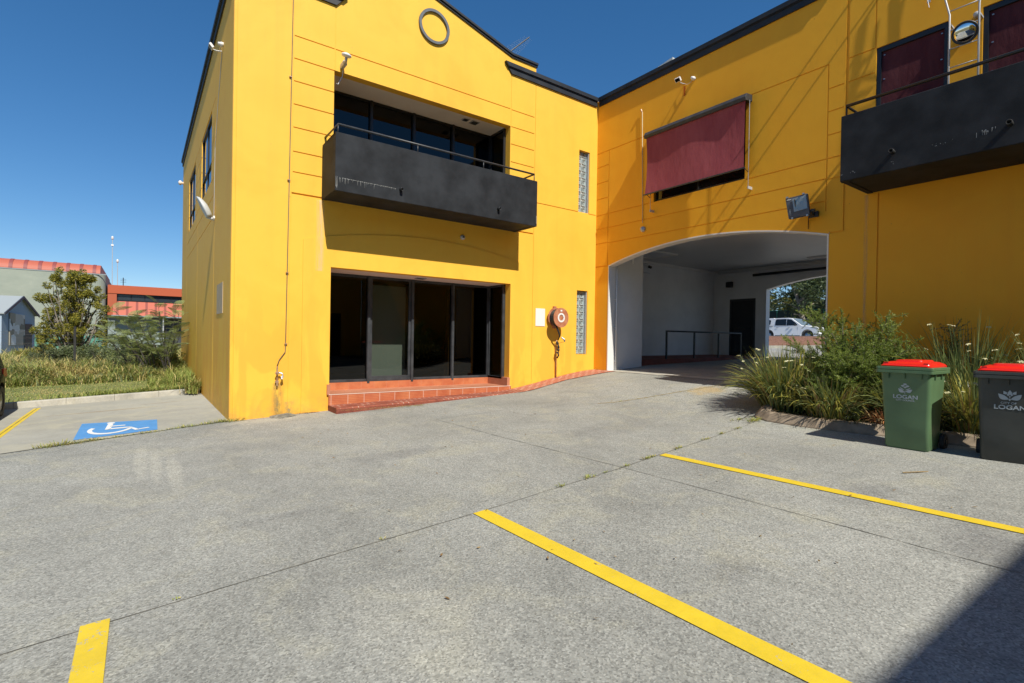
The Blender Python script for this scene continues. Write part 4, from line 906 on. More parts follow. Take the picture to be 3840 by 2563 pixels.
# round mirror, clip, ladder on B
t = thing('convex_mirror', 'round convex mirror on the wall behind the roof ladder', 'mirror', (10.5, 2.4, 4.9))
nd = Vector((-.93, -.10, -.42)).normalized(); mc = Vector((10.38, 2.40, 4.90))
MB().lathe(mc, nd, [(-.03, .16), (.0, .165), (.012, .155), (.004, .148)], 40).build('rim', M['frame'], t, smooth=True)
prof = [(.004+.035*(1-(r_/.15)**2), r_) for r_ in (.15, .12, .09, .06, .03, 0)]; MB().lathe(mc, nd, prof, 40).build('mirror_face', new_mat('mirror', (.8,.82,.85), .04, 1).m, t, smooth=True)
MB().tube([(XB, 2.42, 5.02), mc+Vector((.03, 0, .03))], .014, 8).build('arm', M['steel'], t)
o = MB().box(XB-.03, XB-.001, 2.52, 2.60, 5.06, 5.14).build('wall_bracket', M['pole'], bevel=.003); tag(o, 'small square metal bracket left of the round mirror', 'bracket')
t = thing('wall_light', 'small round dark fitting at the top right behind the roof ladder', 'light', (10.6, 2.31, 5.2)); MB().lathe((XB, 2.31, 5.22), (-1,0,0), [(0, .05), (.08, .045), (.10, .03), (.10, 0)], 16).build('body', M['pole'], t, smooth=True)
t = thing('roof_ladder', 'galvanised roof ladder fixed between the two maroon doors', 'ladder', (10.45, 2.43, 2.95))
for yy in (2.61, 2.25): MB().tube([(10.45, yy, 2.92), (10.45, yy, 5.30), (10.46, yy+(.07 if yy > 2.4 else -.02), 5.62), (10.50, yy+(.14 if yy > 2.4 else -.05), 7.2), (10.9, yy+(.14 if yy > 2.4 else -.05), 7.9), (11.2, yy+(.14 if yy > 2.4 else -.05), 7.5)], .014, 8).build('stile', M['pole'], t, smooth=True)
for z in (3.2, 3.52, 3.84, 4.16, 4.45, 4.75, 5.05, 5.36, 5.68, 6.0, 6.3, 6.6, 6.9): MB().tube([(10.452, 2.61, z), (10.452, 2.25, z)], .009, 8).build('rung', M['pole'], t, smooth=True)
for yy in (2.75, 2.22): MB().tube([(10.62, yy, 7.93), (10.3, yy, 7.95), (9.95, yy, 7.93)], .018, 8).build('shadow_rail', M['pole'], t, smooth=True)  # out-of-view rods, added to cast the long diagonal shadow lines on the wall
for z in (3.6, 5.15): MB().box(10.45, XB, 2.24, 2.26, z, z+.03).build('stay', M['pole'], t); MB().box(10.45, XB, 2.60, 2.62, z, z+.03).build('stay', M['pole'], t)
t = thing('hanging_cable', 'loose torn strip of metal hanging left of the ladder at the top', 'cable', (10.55, 3.0, 5.8)); m = MB(); m.tube([(10.55, 2.88, 6.7), (10.55, 2.94, 6.2), (10.53, 2.96, 5.95), (10.56, 2.91, 5.62)], .006, 5); m.build('wire', M['pole'], t); MB().box(10.58, 10.60, 2.90, 2.945, 5.72, 6.7).build('strap', M['pole'], t)
# roof cowl
t = thing('roof_cowl', 'pale metal cowl just showing over the right hand parapet', 'vent', (12.2, 9.2, 6.5)); cw = Vector((fw*13.7+rt*(2485-1920)/1922.1*13.7+upv*(1281.5-258)/1922.1*13.7))
MB().box(cw.x-.15, cw.x+.15, cw.y-.15, cw.y+.15, 6.4, cw.z).build('stem', M['steel'], t); m = MB(); m.prism([(cw.x-.05, cw.y+.22, cw.z), (cw.x-.05, cw.y-.35, cw.z+.02), (cw.x-.05, cw.y-.35, cw.z+.14), (cw.x-.05, cw.y+.25, cw.z+.06)], (.5, 0, 0)); m.build('cap', varied('zinc', (.45,.47,.45), (.55,.57,.55), 6, .4), t)

# ------------------------------------------------------------------ wheelie bins
def rrect(a0, a1, b0, b1, r, n=5):
    out = []
    for (ca, cb, s0) in ((a1-r, b1-r, 0), (a0+r, b1-r, 90), (a0+r, b0+r, 180), (a1-r, b0+r, 270)):
        for k in range(n+1): an = R(s0+90*k/n); out.append((ca+r*cos(an), cb+r*sin(an)))
    return out
def loft(m, rings, mi=0, cap0=True, cap1=True):
    n = len(rings[0]); vs = [p for r_ in rings for p in r_]; L = len(rings)
    fs = [(i*n+k, i*n+(k+1) % n, (i+1)*n+(k+1) % n, (i+1)*n+k) for i in range(L-1) for k in range(n)]
    if cap0: fs.append(tuple(range(n))[::-1])
    if cap1: fs.append(tuple((L-1)*n+k for k in range(n)))
    m.add(vs, fs, mi)
def text_mesh(txt, size, name, mat, parent, place, extr=.0012, bold=0, spacing=1.0):
    cu = bpy.data.curves.new(name, 'FONT'); cu.body = txt; cu.size = size; cu.align_x = 'CENTER'; cu.extrude = extr; cu.offset = bold; cu.space_character = spacing
    o = bpy.data.objects.new(name, cu); scene.collection.objects.link(o)
    dg = bpy.context.evaluated_depsgraph_get(); me = bpy.data.meshes.new_from_object(o.evaluated_get(dg)); bpy.data.objects.remove(o)
    for v in me.vertices: v.co = place(v.co.x, v.co.y, v.co.z)
    me.materials.clear(); me.materials.append(mat)
    q = bpy.data.objects.new(name, me); scene.collection.objects.link(q); q.parent = parent; q.matrix_parent_inverse = Matrix.Translation(-WORLD_LOC(parent)); return q
def bin_(label, ox, yc, z0, matbody, style, wheels_left=False, yaw=0):
    root = thing('wheelie_bin', label, 'bin', (ox+.35, yc, z0), 'council wheelie bins')
    cs, sn = cos(yaw), sin(yaw)
    def P(a, b, z): return Vector((ox + a*cs - b*sn, yc + a*sn + b*cs, z0+z))
    def ring(a0, a1, b0, b1, r, z): return [P(a, b, z) for a, b in rrect(a0, a1, b0, b1, r)]
    m = MB()
    loft(m, [ring(.155, .50, -.21, .21, .04, .0), ring(.135, .52, -.232, .232, .045, .03), ring(.1133, .56, -.238, .238, .045, .3), ring(.0567, .62, -.258, .258, .04, .90), ring(.05, .63, -.262, .262, .04, .98)], cap1=False)
    m_b = m.build('body', matbody, root, smooth=True); smooth_angle(m_b, 40)
    m = MB()
    loft(m, [ring(.045, .64, -.268, .268, .03, .955), ring(.0, .66, -.295, .295, .03, .96), ring(.0, .66, -.298, .298, .03, .993), ring(.008, .66, -.292, .292, .03, .996), ring(.008, .66, -.292, .292, .03, 1.0), ring(.0, .66, -.298, .298, .03, 1.004), ring(.002, .66, -.298, .298, .03, 1.034), ring(.03, .64, -.27, .27, .03, 1.036)], cap1=True)
    for b in (-.17, -.0, .17): m.prism([P(.055, b-.006, .96), P(.055, b+.006, .96), P(.066, b+.004, .89), P(.066, b-.004, .89)], P(-.03, 0, 0)-P(0, 0, 0))
    for a in (.18, .42): m.prism([P(a-.006, -.262, .96), P(a+.006, -.262, .96), P(a, -.258, .88)], P(0, -.018, 0)-P(0, 0, 0))
    o = m.build('rim', matbody, root, bevel=.003); 
    # lid
    m = MB()
    loft(m, [ring(.035, .70, -.258, .258, .05, 1.028), ring(.03, .70, -.262, .262, .05, 1.05), ring(.05, .70, -.25, .25, .05, 1.062), ring(.055, .69, -.247, .247, .05, 1.072), ring(.13, .64, -.20, .20, .06, 1.098), ring(.20, .60, -.15, .15, .06, 1.104)])
    loft(m, [ring(.15, .62, -.155, .155, .045, 1.09), ring(.165, .61, -.14, .14, .045, 1.118), ring(.19, .59, -.12, .12, .04, 1.122)])
    for b in (-.205, .205): m.prism([P(.07, b-.035, 1.066), P(.10, b-.035, 1.088), P(.13, b-.035, 1.088), P(.15, b-.035, 1.07)], P(0, .07, 0)-P(0, 0, 0))
    o = m.build('lid', M['red'], root, smooth=True, bevel=0); smooth_angle(o, 25)
    m = MB()
    dred = new_mat('deep_red', (.25,.004,.004), .5).m
    for b in (-.205, .205): MB().prism([P(.062, b-.022, 1.073), P(.062, b+.022, 1.073), P(.062, b+.022, 1.087), P(.062, b-.022, 1.087)], P(.012, 0, 0)-P(0, 0, 0)).build('lid_slot', dred, root)
    m = MB(); m.tube([P(.70, -.20, 1.02), P(.74, -.20, 1.03), P(.745, 0, 1.03), P(.74, .20, 1.03), P(.70, .20, 1.02)], .016, 10); m.build('handle', matbody, root, smooth=True)
    MB().tube([P(.55, -.25, .10), P(.55, .25, .10)], .012, 8).build('axle', M['steel'], root)
    for sgn in (-1, 1):
        m = MB(); c = P(.55, sgn*.262, .10); m.lathe(c, P(0, sgn, 0)-P(0, 0, 0), [(-.02, .05), (-.02, .088), (-.01, .10), (.02, .10), (.03, .088), (.03, .05), (.02, .04), (.02, 0)], 28); w = m.build('wheel', M['rubber'], root, smooth=True); smooth_angle(w, 30)
        MB().lathe(c, P(0, sgn, 0)-P(0, 0, 0), [(.02, .035), (.034, .03), (.036, 0)], 16).build('hub', M['black'], w, smooth=True)
    m = MB(); loft(m, [ring(.50, .545, -.20, .20, .01, .02), ring(.53, .60, -.245, .245, .01, .22)]); m.build('wheel_housing', matbody, root, bevel=.004)
    # print on the front (front plane leans: x offset grows towards the ground)
    fx = lambda z: .0567+(.90-z)*.0943
    def F(b, z, off=.002): return P(fx(z)-off-.0015, -b, z)    # b to the right as seen from the yard
    lg = MB()
    def petal(pts): lg.poly([F(b, z) for b, z in pts])
    def shape(cx, cz, s, pts): petal([(cx+x*s, cz+z*s) for x, z in pts])
    def leafp(x0, z0_, x1, z1_, w, n=8, side=1):
        top = []; bot = []
        for k in range(n+1):
            t_ = k/n; x = x0+(x1-x0)*t_; z = z0_+(z1_-z0_)*t_; q = sin(pi*t_)*w
            nx_, nz = -(z1_-z0_), (x1-x0); L = math.hypot(nx_, nz); top.append((x+nx_/L*q*.35*side, z+nz/L*q*.35*side)); bot.append((x-nx_/L*q*side, z-nz/L*q*side))
        return top+bot[::-1][1:-1]
    if style == 'council':
        cx, cz, s = .0, .772, .070
        shape(cx, cz, s, leafp(-1.0, -.1, -.06, -.75, .42)); shape(cx, cz, s, leafp(1.05, -.2, .05, -.62, .40, side=-1))
        shape(cx, cz, s, leafp(-.85, .15, -.1, -.35, .12)); shape(cx, cz, s, leafp(.85, .1, .0, -.38, .12, side=-1))
        for (x, z, w) in ((0, .6, .30), (-.33, .30, .30), (.36, .27, .30), (.02, .06, .26)):
            shape(cx, cz, s, [(x+w*cos(R(a_)), z+w*.8*sin(R(a_))) for a_ in range(15, 166, 15)]+[(x, z-.10)])
        shape(cx, cz, s, [(-.05, -.5), (.06, -.45), (-.02, -1.05), (-.09, -1.0)])
        lg.build('emblem', M['logo'], root, recalc=False)
        text_mesh('LOGAN', .066, 'lettering', M['logo'], root, lambda x, y, z: F(x*1.12, .640+y, .001+z), bold=.0016)
        text_mesh('CITY COUNCIL', .027, 'lettering', M['logo'], root, lambda x, y, z: F(x*1.05, .610+y, .001+z), bold=.0006)
    else:
        cx, cz, s = .01, .78, .09
        shape(cx, cz, s, leafp(-1.05, .12, -.06, -.55, .42)); shape(cx, cz, s, leafp(1.05, .12, .06, -.55, .42, side=-1))
        shape(cx, cz, s, [(-.58, .50), (-.2, .26), (-.34, .06), (-.58, .10)]); shape(cx, cz, s, [(.58, .50), (.2, .26), (.34, .06), (.58, .10)])
        shape(cx, cz, s, [(0, .62), (.2, .28), (.05, .02), (-.05, .02), (-.2, .28)])
        shape(cx, cz, s, [(-.16, .22), (-.06, .0), (-.14, -.16), (-.30, .03)]); shape(cx, cz, s, [(.16, .22), (.06, .0), (.14, -.16), (.30, .03)]); shape(cx, cz, s, [(0, -.03), (.07, -.2), (0, -.4), (-.07, -.2)])
        shape(cx, cz, s, [(-.08, -.45), (.08, -.45), (.05, -.72), (-.08, -.72)])
        lg.build('emblem', M['logo'], root, recalc=False)
        lp = MB(); rg_ = random.Random(4)
        for row in range(4):
            for k in range(9):
                a_ = .27+row*.035; b_ = -.09+k*.021; lp.poly([P(a_, b_, 1.1225), P(a_, b_+rg_.uniform(.008, .016), 1.1225), P(a_+.010, b_+rg_.uniform(.008, .016), 1.1225), P(a_+.010, b_, 1.1225)])
        lp.build('lid_print', M['logo'], root, recalc=False)
        text_mesh('CITY OF', .032, 'lettering', M['logo'], root, lambda x, y, z: F(x*1.08, .678+y, .001+z), bold=.0003)
        text_mesh('LOGAN', .066, 'lettering', M['logo'], root, lambda x, y, z: F(x*1.15+.012, .618+y, .001+z), bold=.0016)
    return root
bin_('green wheelie bin with red lid and pale flower emblem, standing clear of the frame edge', 7.635, 2.285, -1.305, M['green'], 'council')
bin_('dark charcoal wheelie bin with red lid and pale lotus emblem, nearest the right edge', 7.765, 1.36, -1.315, M['darkbin'], 'city', yaw=.13)

text_mesh('PHILIPS', .026, 'lettering', M['trimwhite'], fl, lambda x, y, z: fp(.165+x/.41, .13-y/.41, -.004-z), bold=.0008)
text_mesh('TEMPO', .042, 'lettering', M['logo'], fl, lambda x, y, z: fp(.17-y/.41, .72-x/.41, -.004-z), bold=.0)
# ------------------------------------------------------------------ garden bed
def bedz(x, y): return -1.17 + .02*(x-8.5)
mk = MB(); kp = [(11.0, 4.40), (10.0, 4.50), (9.1, 4.62), (8.55, 4.62), (8.27, 4.50), (8.17, 4.25), (8.20, 3.8), (8.30, 3.2), (8.40, 2.7), (8.48, 2.0), (8.50, 1.2), (8.52, 0.0), (8.55, -2.5), (8.6, -6.7)]
P_ = []
for (a, b) in zip(kp[:-1], kp[1:]):
    a = Vector(a); b = Vector(b); n = max(1, int((b-a).length/.12))
    for k in range(n): P_.append(a.lerp(b, k/n))
P_.append(Vector(kp[-1])); rings = []
for i, p in enumerate(P_):
    t_ = (P_[min(i+1, len(P_)-1)]-P_[max(i-1, 0)]).normalized(); nn = Vector((t_.y, -t_.x)); nn = -nn if nn.dot(Vector((9.5, 2))-p) < 0 else nn
    g = gz(p.x, p.y); rings.append([(p.x+nn.x*o_, p.y+nn.y*o_, g+h_) for o_, h_ in ((-.02, -.06), (-.01, .02), (.07, .125), (.11, .145), (.24, .14), (.26, -.06))])
vs = [q for r_ in rings for q in r_]; mk.add(vs, [(i*6+k, i*6+k+1, (i+1)*6+k+1, (i+1)*6+k) for i in range(len(rings)-1) for k in range(5)]+[(0,1,2,3,4,5)])
struct(mk.build('garden_kerb', M['kerbbrown'], smooth=False))
mm = MB(); mm.poly([(8.5, 4.42, -1.17), (9.0, 4.5, -1.16), (10.64, 4.35, -1.13), (10.64, -6.7, -1.13), (8.7, -6.7, -1.17), (8.62, 1.5, -1.18), (8.5, 3, -1.17), (8.3, 3.9, -1.175)]); struct(mm.build('garden_soil', M['soil'], recalc=False))

# ------------------------------------------------------------------ plants
def blades(name, n, origin, spread, length, width, lean, mats, parent=None, mi_p=(1,), seg=5, seed=1, up=.0, curl=1.0, dirs=None, wfun=None):
    rs = np.random.RandomState(seed); V = []; Q = []; MI = []; base = 0
    ox = np.array(origin, float)
    for k in range(n):
        an = rs.uniform(0, 2*pi) if dirs is None else rs.uniform(*dirs)
        rad = rs.uniform(0, 1)**.6; b = ox + np.array([cos(an)*rad*spread[0], sin(an)*rad*spread[1], 0]); L = rs.uniform(*length); w = rs.uniform(*width); th = rs.uniform(*lean)
        an2 = an+rs.normal(0, .5); d = np.array([cos(an2), sin(an2), 0]); side = np.array([-sin(an2), cos(an2), 0]); side = side*cos(.5)+np.array([0,0,1])*rs.uniform(-.5,.5); side /= np.linalg.norm(side)
        p = b.copy(); pts = [p.copy()]; ang = th*.4
        for s_ in range(seg):
            ang = th*.4+(th*curl*1.5)*((s_+1)/seg)**1.5
            p = p + (d*sin(ang)+np.array([0,0,1])*cos(ang))*L/seg; pts.append(p.copy())
        for s_, q in enumerate(pts):
            ww = w*(1-(s_/seg)**2.5*.92)*(.7 if s_ == 0 else 1); V += [q-side*ww/2, q+side*ww/2]
        for s_ in range(seg): Q.append([base+2*s_, base+2*s_+1, base+2*s_+3, base+2*s_+2]); MI.append(rs.choice(len(mats), p=mi_p))
        base += 2*(seg+1)
        MI[-seg:] = [MI[-1]]*seg
    return fast_mesh(name, np.array(V), np.array(Q), mats, np.array(MI), parent)
def flowers(name, pts, parent, r=.045, seed=0):
    rs = np.random.RandomState(seed); m = MB()
    for p in pts:
        p = Vector(p); ax = Vector((rs.uniform(-.6,.2), rs.uniform(-.6,.3), 1)).normalized(); u = ax.orthogonal().normalized(); w = ax.cross(u); rr = r*rs.uniform(.7, 1.15); a0 = rs.uniform(0, 2)
        for k in range(6):
            an = a0+k*pi/3; d = u*cos(an)+w*sin(an); s_ = d.cross(ax); wl = .34 if k % 2 else .24
            m.add([p, p+d*rr*.55+s_*rr*wl+ax*.006, p+d*rr+ax*(-.004), p+d*rr*.55-s_*rr*wl+ax*.006], [(0,1,2,3)])
    return m.build(name, M['flower'], parent, recalc=False)
strapm = [M['leaf_strap'], M['leaf_strap_y'], M['leaf_dead']]
def strap_clump(label, x, y, r, h, n, seed, fl=12, dirs=None, group=None, py=(.62, .28, .10), wide=(.011, .026), lean=(.05, 1.15)):
    z = bedz(x, y); t = thing('strap_leaf_plant', label, 'plant', (x, y, z), group)
    blades('leaf', n, (x, y, z), (r*.38, r*.38), (h*.65, h*1.25), wide, lean, strapm, t, py, 6, seed, dirs=dirs)
    rs = np.random.RandomState(seed+50); m = MB(); pts = []
    for k in range(fl):
        an = rs.uniform(0, 2*pi) if dirs is None else rs.uniform(*dirs); q = r*rs.uniform(.35, 1.0); top = Vector((x+cos(an)*q, y+sin(an)*q, z+h*rs.uniform(.75, 1.15)-q*.15)); b = Vector((x+cos(an)*q*.25, y+sin(an)*q*.25, z))
        mid = b.lerp(top, .55)+Vector((0,0,.12)); m.tube([b, mid, top], [.004, .003, .002], 4); pts.append(top)
        for j in range(2): e = top+Vector((rs.uniform(-.07,.07), rs.uniform(-.07,.07), rs.uniform(-.05,.05))); m.tube([mid.lerp(top, .7), e], .0018, 4)
    m.build('flower_stalk', M['leaf_strap'], t, recalc=False)
    if pts: flowers('flower', pts, t, .038, seed)
    return t
GP = 'strap-leaved plants in the garden bed'
strap_clump('large arching strap-leaf clump with cream flowers spilling over the end of the garden kerb', 9.0, 4.35, 1.0, .98, 1250, 3, 30, group=GP, wide=(.013, .031), py=(.56, .34, .10))
strap_clump('lower yellowing strap-leaf clump leaning over the brown kerb', 8.75, 3.55, .8, .66, 760, 4, 5, group=GP, py=(.50, .34, .16), wide=(.012, .028))
strap_clump('upright strap-leaf clump behind the large flowering one, beside the arch', 9.75, 4.1, .6, .95, 500, 5, 6, group=GP, lean=(.02, .7))
strap_clump('yellow and green strap-leaf clump seen between the two bins', 9.0, 1.90, .62, .75, 620, 6, 8, group=GP, py=(.40, .50, .10), wide=(.012, .028))
strap_clump('tall dark strap-leaf clump behind the bins with white flowers against the orange wall', 9.75, 2.15, .8, 1.35, 420, 7, 16, group=GP, lean=(.0, .8), py=(.92, .06, .02))
strap_clump('dark strap-leaf clump behind the charcoal bin at the right edge', 9.9, 1.25, .7, 1.25, 380, 8, 12, group=GP, lean=(.0, .7), py=(.92, .06, .02))
strap_clump('short strap-leaf clump mostly hidden behind the green bin', 9.2, 2.75, .6, .8, 420, 9, 3, group=GP)
# feathery shrubs
def needle_shrub(label, cx, cy, z, branches, seed, n_leaf=240, L=.045, group=None, mats=None, w=.0055):
    t = thing('feathery_shrub', label, 'shrub', (cx, cy, z), group); rs = np.random.RandomState(seed); m = MB(); V = []; Q = []; base = 0
    for (bx, by, bz, dx, dy, dz, ln) in branches:
        p0 = np.array([bx, by, bz]); d = np.array([dx, dy, dz], float); d /= np.linalg.norm(d); pts = [p0]; p = p0.copy()
        for s_ in range(8): d = d+rs.normal(0, .09, 3)+np.array([0,0,-.045]); d /= np.linalg.norm(d); p = p+d*ln/8; pts.append(p.copy())
        m.tube(pts, [.012*(1-.085*i_) for i_ in range(9)], 5)
        for tw in range(int(38*ln)+8):
            f = rs.uniform(.18, 1); i0 = min(7, int(f*8)); q = pts[i0]+(pts[i0+1]-pts[i0])*(f*8-i0); td = (pts[i0+1]-pts[i0]); td /= np.linalg.norm(td); td = td+rs.normal(0, .75, 3)+np.array([0,0,.1]); td /= np.linalg.norm(td); tl = rs.uniform(.10, .42)*(1.15-f*.5)
            e = q+td*tl; m.tube([q, e], .0022, 4, caps=False)
            for k in range(int(tl*n_leaf)):
                g = q+(e-q)*rs.uniform(.1, 1.05); ld = td*.8+rs.normal(0, .55, 3); ld /= np.linalg.norm(ld); s_ = np.cross(ld, rs.normal(0, 1, 3)); s_ /= np.linalg.norm(s_); l = L*rs.uniform(.5, 1.2)
                V += [g-s_*w*.3, g+ld*l*.5-s_*w*.5, g+ld*l, g+ld*l*.5+s_*w*.5]; Q.append([base, base+1, base+2, base+3]); base += 4
    m.build('branch', M['bark'], t, recalc=False); fast_mesh('foliage', np.array(V), np.array(Q), mats or [M['leaf_shrub']], None, t); return t
rs = np.random.RandomState(11); br = []
def tip(x, y, z, bx=9.35, by=3.3):
    b = np.array([bx+rs.uniform(-.15, .15), by+rs.uniform(-.2, .2), -1.12]); d = np.array([x, y, z])-b; L = np.linalg.norm(d); d = d/L+np.array([0, 0, .14]); br.append((*b, *d, L*1.12))
for q in ((9.1, 3.95, .42), (9.15, 3.75, .36), (9.2, 3.55, .30), (9.3, 3.3, .28), (9.35, 3.12, .12), (9.3, 2.95, -.02), (9.0, 4.0, .05), (9.0, 3.9, .16), (9.1, 3.5, .10), (9.3, 3.2, .0), (9.0, 4.25, -.22), (8.9, 4.35, -.35), (8.85, 3.7, -.05), (8.8, 3.3, -.15), (8.85, 3.0, -.25), (8.75, 3.55, -.3), (8.7, 3.1, -.45), (8.8, 4.0, -.35), (9.5, 3.6, .15), (9.55, 3.2, .2), (9.6, 3.0, .05), (9.7, 4.0, -.1)): tip(*q)
for k in range(44): an = rs.uniform(0, 2*pi); r_ = rs.uniform(.2, .75); tip(9.2+cos(an)*r_*.8, 3.35+sin(an)*r_*.85, -1.0+1.15*(1-r_*.5)*rs.uniform(.4, 1))
needle_shrub('bright green feathery shrub sprawling over the middle of the garden bed', 9.35, 3.35, -1.16, br, 12, 300, w=.0075)
br = []
for k in range(14):
    an = rs.uniform(0, 2*pi); br.append((8.95+rs.uniform(-.15,.15), 2.85+rs.uniform(-.25,.25), -1.15, cos(an)*.8, sin(an)*.8, rs.uniform(.3, .8), rs.uniform(.4, .75)))
needle_shrub('low dark feathery shrub at the foot of the green bin behind the kerb', 8.95, 2.85, -1.16, br, 14, 300, mats=[M['leaf_dk']], w=.008)
br = [(10.2, 2.55, -1.1, -.1, .15, 1, 1.45), (10.2, 2.6, -1.1, .05, .35, 1, 1.3), (10.2, 2.5, -1.1, -.1, -.05, 1, 1.2)]
needle_shrub('thin open twiggy shrub against the orange wall behind the green bin', 10.2, 2.55, -1.14, br, 16, 90, mats=[M['leaf_dk']], w=.008)
# dead fern patch and ground cover
t = blades('dry_fern', 260, (8.72, 2.78, -1.14), (.16, .2), (.12, .34), (.008, .02), (.3, 1.4), [M['leaf_dead'], new_mat('rust_frond', (.38,.15,.05), .8).m], None, (.4, .6), 4, 31); tag(t, 'rusty brown dried fern beside the green bin above the kerb', 'plant')
o = blades('ground_cover', 1500, (8.95, 1.8, -1.18), (.38, .75), (.04, .12), (.004, .012), (.1, 1.3), [M['leaf_grey'], M['leaf_strap_y']], None, (.85, .15), 3, 33); stuff(o, 'grey green ground cover along the garden kerb', 'ground cover')
o = blades('leaf_litter', 900, (8.75, 3.3, -1.16), (.42, 1.2), (.03, .2), (.003, .012), (.9, 1.5), [M['leaf_dead'], M['leaf_dk']], None, (.7, .3), 3, 34); stuff(o, 'dry litter of dead leaves under the garden plants', 'leaf litter')
# weeds in joints
def weeds(name, spots, label, seed, mats=None, p=(.6, .4)):
    rs = np.random.RandomState(seed); V = []; Q = []; MI = []; base = 0
    for (x, y, n, r, h) in spots:
        for k in range(n):
            an = rs.uniform(0, 2*pi); q = r*rs.uniform(0, 1); b = np.array([x+cos(an)*q*1.6, y+sin(an)*q*.35, gz(x, y)+.008]); d = np.array([cos(an), sin(an), rs.uniform(.2, 1.6)]); d /= np.linalg.norm(d); L = h*rs.uniform(.4, 1.2); sd2 = np.cross(d, [0,0,1.]); sd2 /= np.linalg.norm(sd2)+1e-6; w = .004
            e = b+d*L*.6; f = e+(d+np.array([0,0,-.7]))*L*.4; V += [b-sd2*w, b+sd2*w, e+sd2*w*.8, e-sd2*w*.8, f]; V.append(f+sd2*.001); Q += [[base, base+1, base+2, base+3], [base+3, base+2, base+5, base+4]]; mi = rs.choice(2, p=p); MI += [mi, mi]; base += 6
    return stuff(fast_mesh(name, np.array(V), np.array(Q), mats or [M['grass_g'], M['grass_y']], np.array(MI)), label, 'weeds')
sp = []
rs = np.random.RandomState(9)
for k in range(44):
    x = rs.uniform(-1.2, 1.45); dens = 1 if (x < -.55 or x > .55) else .45
    y = 10.04+(x+1.58)*.2337; sp.append((x, y-.01, int(26*dens*rs.uniform(.4, 1.3)), .10, .09 if dens == 1 else .05))
sp += [(1.35, 10.60, 90, .16, .13), (-.95, 10.18, 80, .18, .14), (-1.1, 10.15, 50, .15, .10)]
weeds('joint_weeds', sp, 'grass weeds growing along the joint below the wheelchair symbol', 3)
sp = [(4.55, 4.0, 22, .05, .05), (5.0, 4.06, 40, .06, .06), (5.12, 4.08, 30, .05, .04), (3.9, 3.96, 34, .07, .055), (3.5, 3.93, 20, .04, .05), (4.2, 3.98, 14, .04, .03), (1.55, 3.83, 10, .03, .03), (5.7, 4.13, 26, .06, .06), (6.4, 4.2, 30, .07, .06), (8.05, 4.38, 110, .13, .12), (7.95, 4.6, 50, .15, .07), (.2, 3.78, 5, .02, .02), (6.9, 4.25, 22, .06, .05), (7.4, 4.3, 30, .08, .06)]
weeds('joint_weeds', sp, 'small green weeds dotted along the long yard joint', 4, p=(.7, .3))
sp = [(8.0+.16*k, 7.19-.085*k*1.0, 10, .05, .025) for k in range(14)]
weeds('joint_weeds', sp, 'dry brown grass lining the joint near the arch', 5, p=(.2, .8))
o = blades('leaf_litter', 1400, (5.0, 9.94, -1.44), (1.9, .07), (.01, .04), (.003, .012), (1.1, 1.6), [M['leaf_dead'], M['leaf_strap_y']], None, (.8, .2), 2, 41); stuff(o, 'dry leaf litter along the foot of the red kerb', 'leaf litter')
o = blades('leaf_litter', 500, (2.8, 10.6, -1.535), (.36, .04), (.008, .03), (.003, .010), (1.1, 1.6), [M['leaf_dead'], new_mat('brown_bits', (.16,.06,.03), .9).m], None, (.4, .6), 2, 42); stuff(o, 'brown litter at the wall left of the tiled step', 'leaf litter')
# scattered leaves
rs = np.random.RandomState(19); V = []; Q = []; base = 0
for k in range(130):
    x, y = rs.uniform(1.5, 8), rs.uniform(1.2, 9.8); s_ = rs.uniform(.006, .016); a_ = rs.uniform(0, pi); z = gz(x, y)+.012
    for dx, dy in ((-1.6, 0), (0, -.6), (1.6, 0), (0, .6)): V.append((x+(dx*cos(a_)-dy*sin(a_))*s_, y+(dx*sin(a_)+dy*cos(a_))*s_, z+rs.uniform(-.004, .01)))
    Q.append([base, base+1, base+2, base+3]); base += 4
stuff(fast_mesh('scattered_leaves', np.array(V), np.array(Q), M['leaf_dead']), 'small dry leaves scattered on the yard concrete', 'leaf litter')
o = MB().tube([(6.55, 1.95, gz(6.6,1.9)+.012), (6.7, 1.86, gz(6.6,1.9)+.018), (6.84, 1.81, gz(6.6,1.9)+.012)], .006, 5).build('twig', M['leaf_dead']); tag(o, 'dry twig lying on the concrete in front of the bins', 'twig')
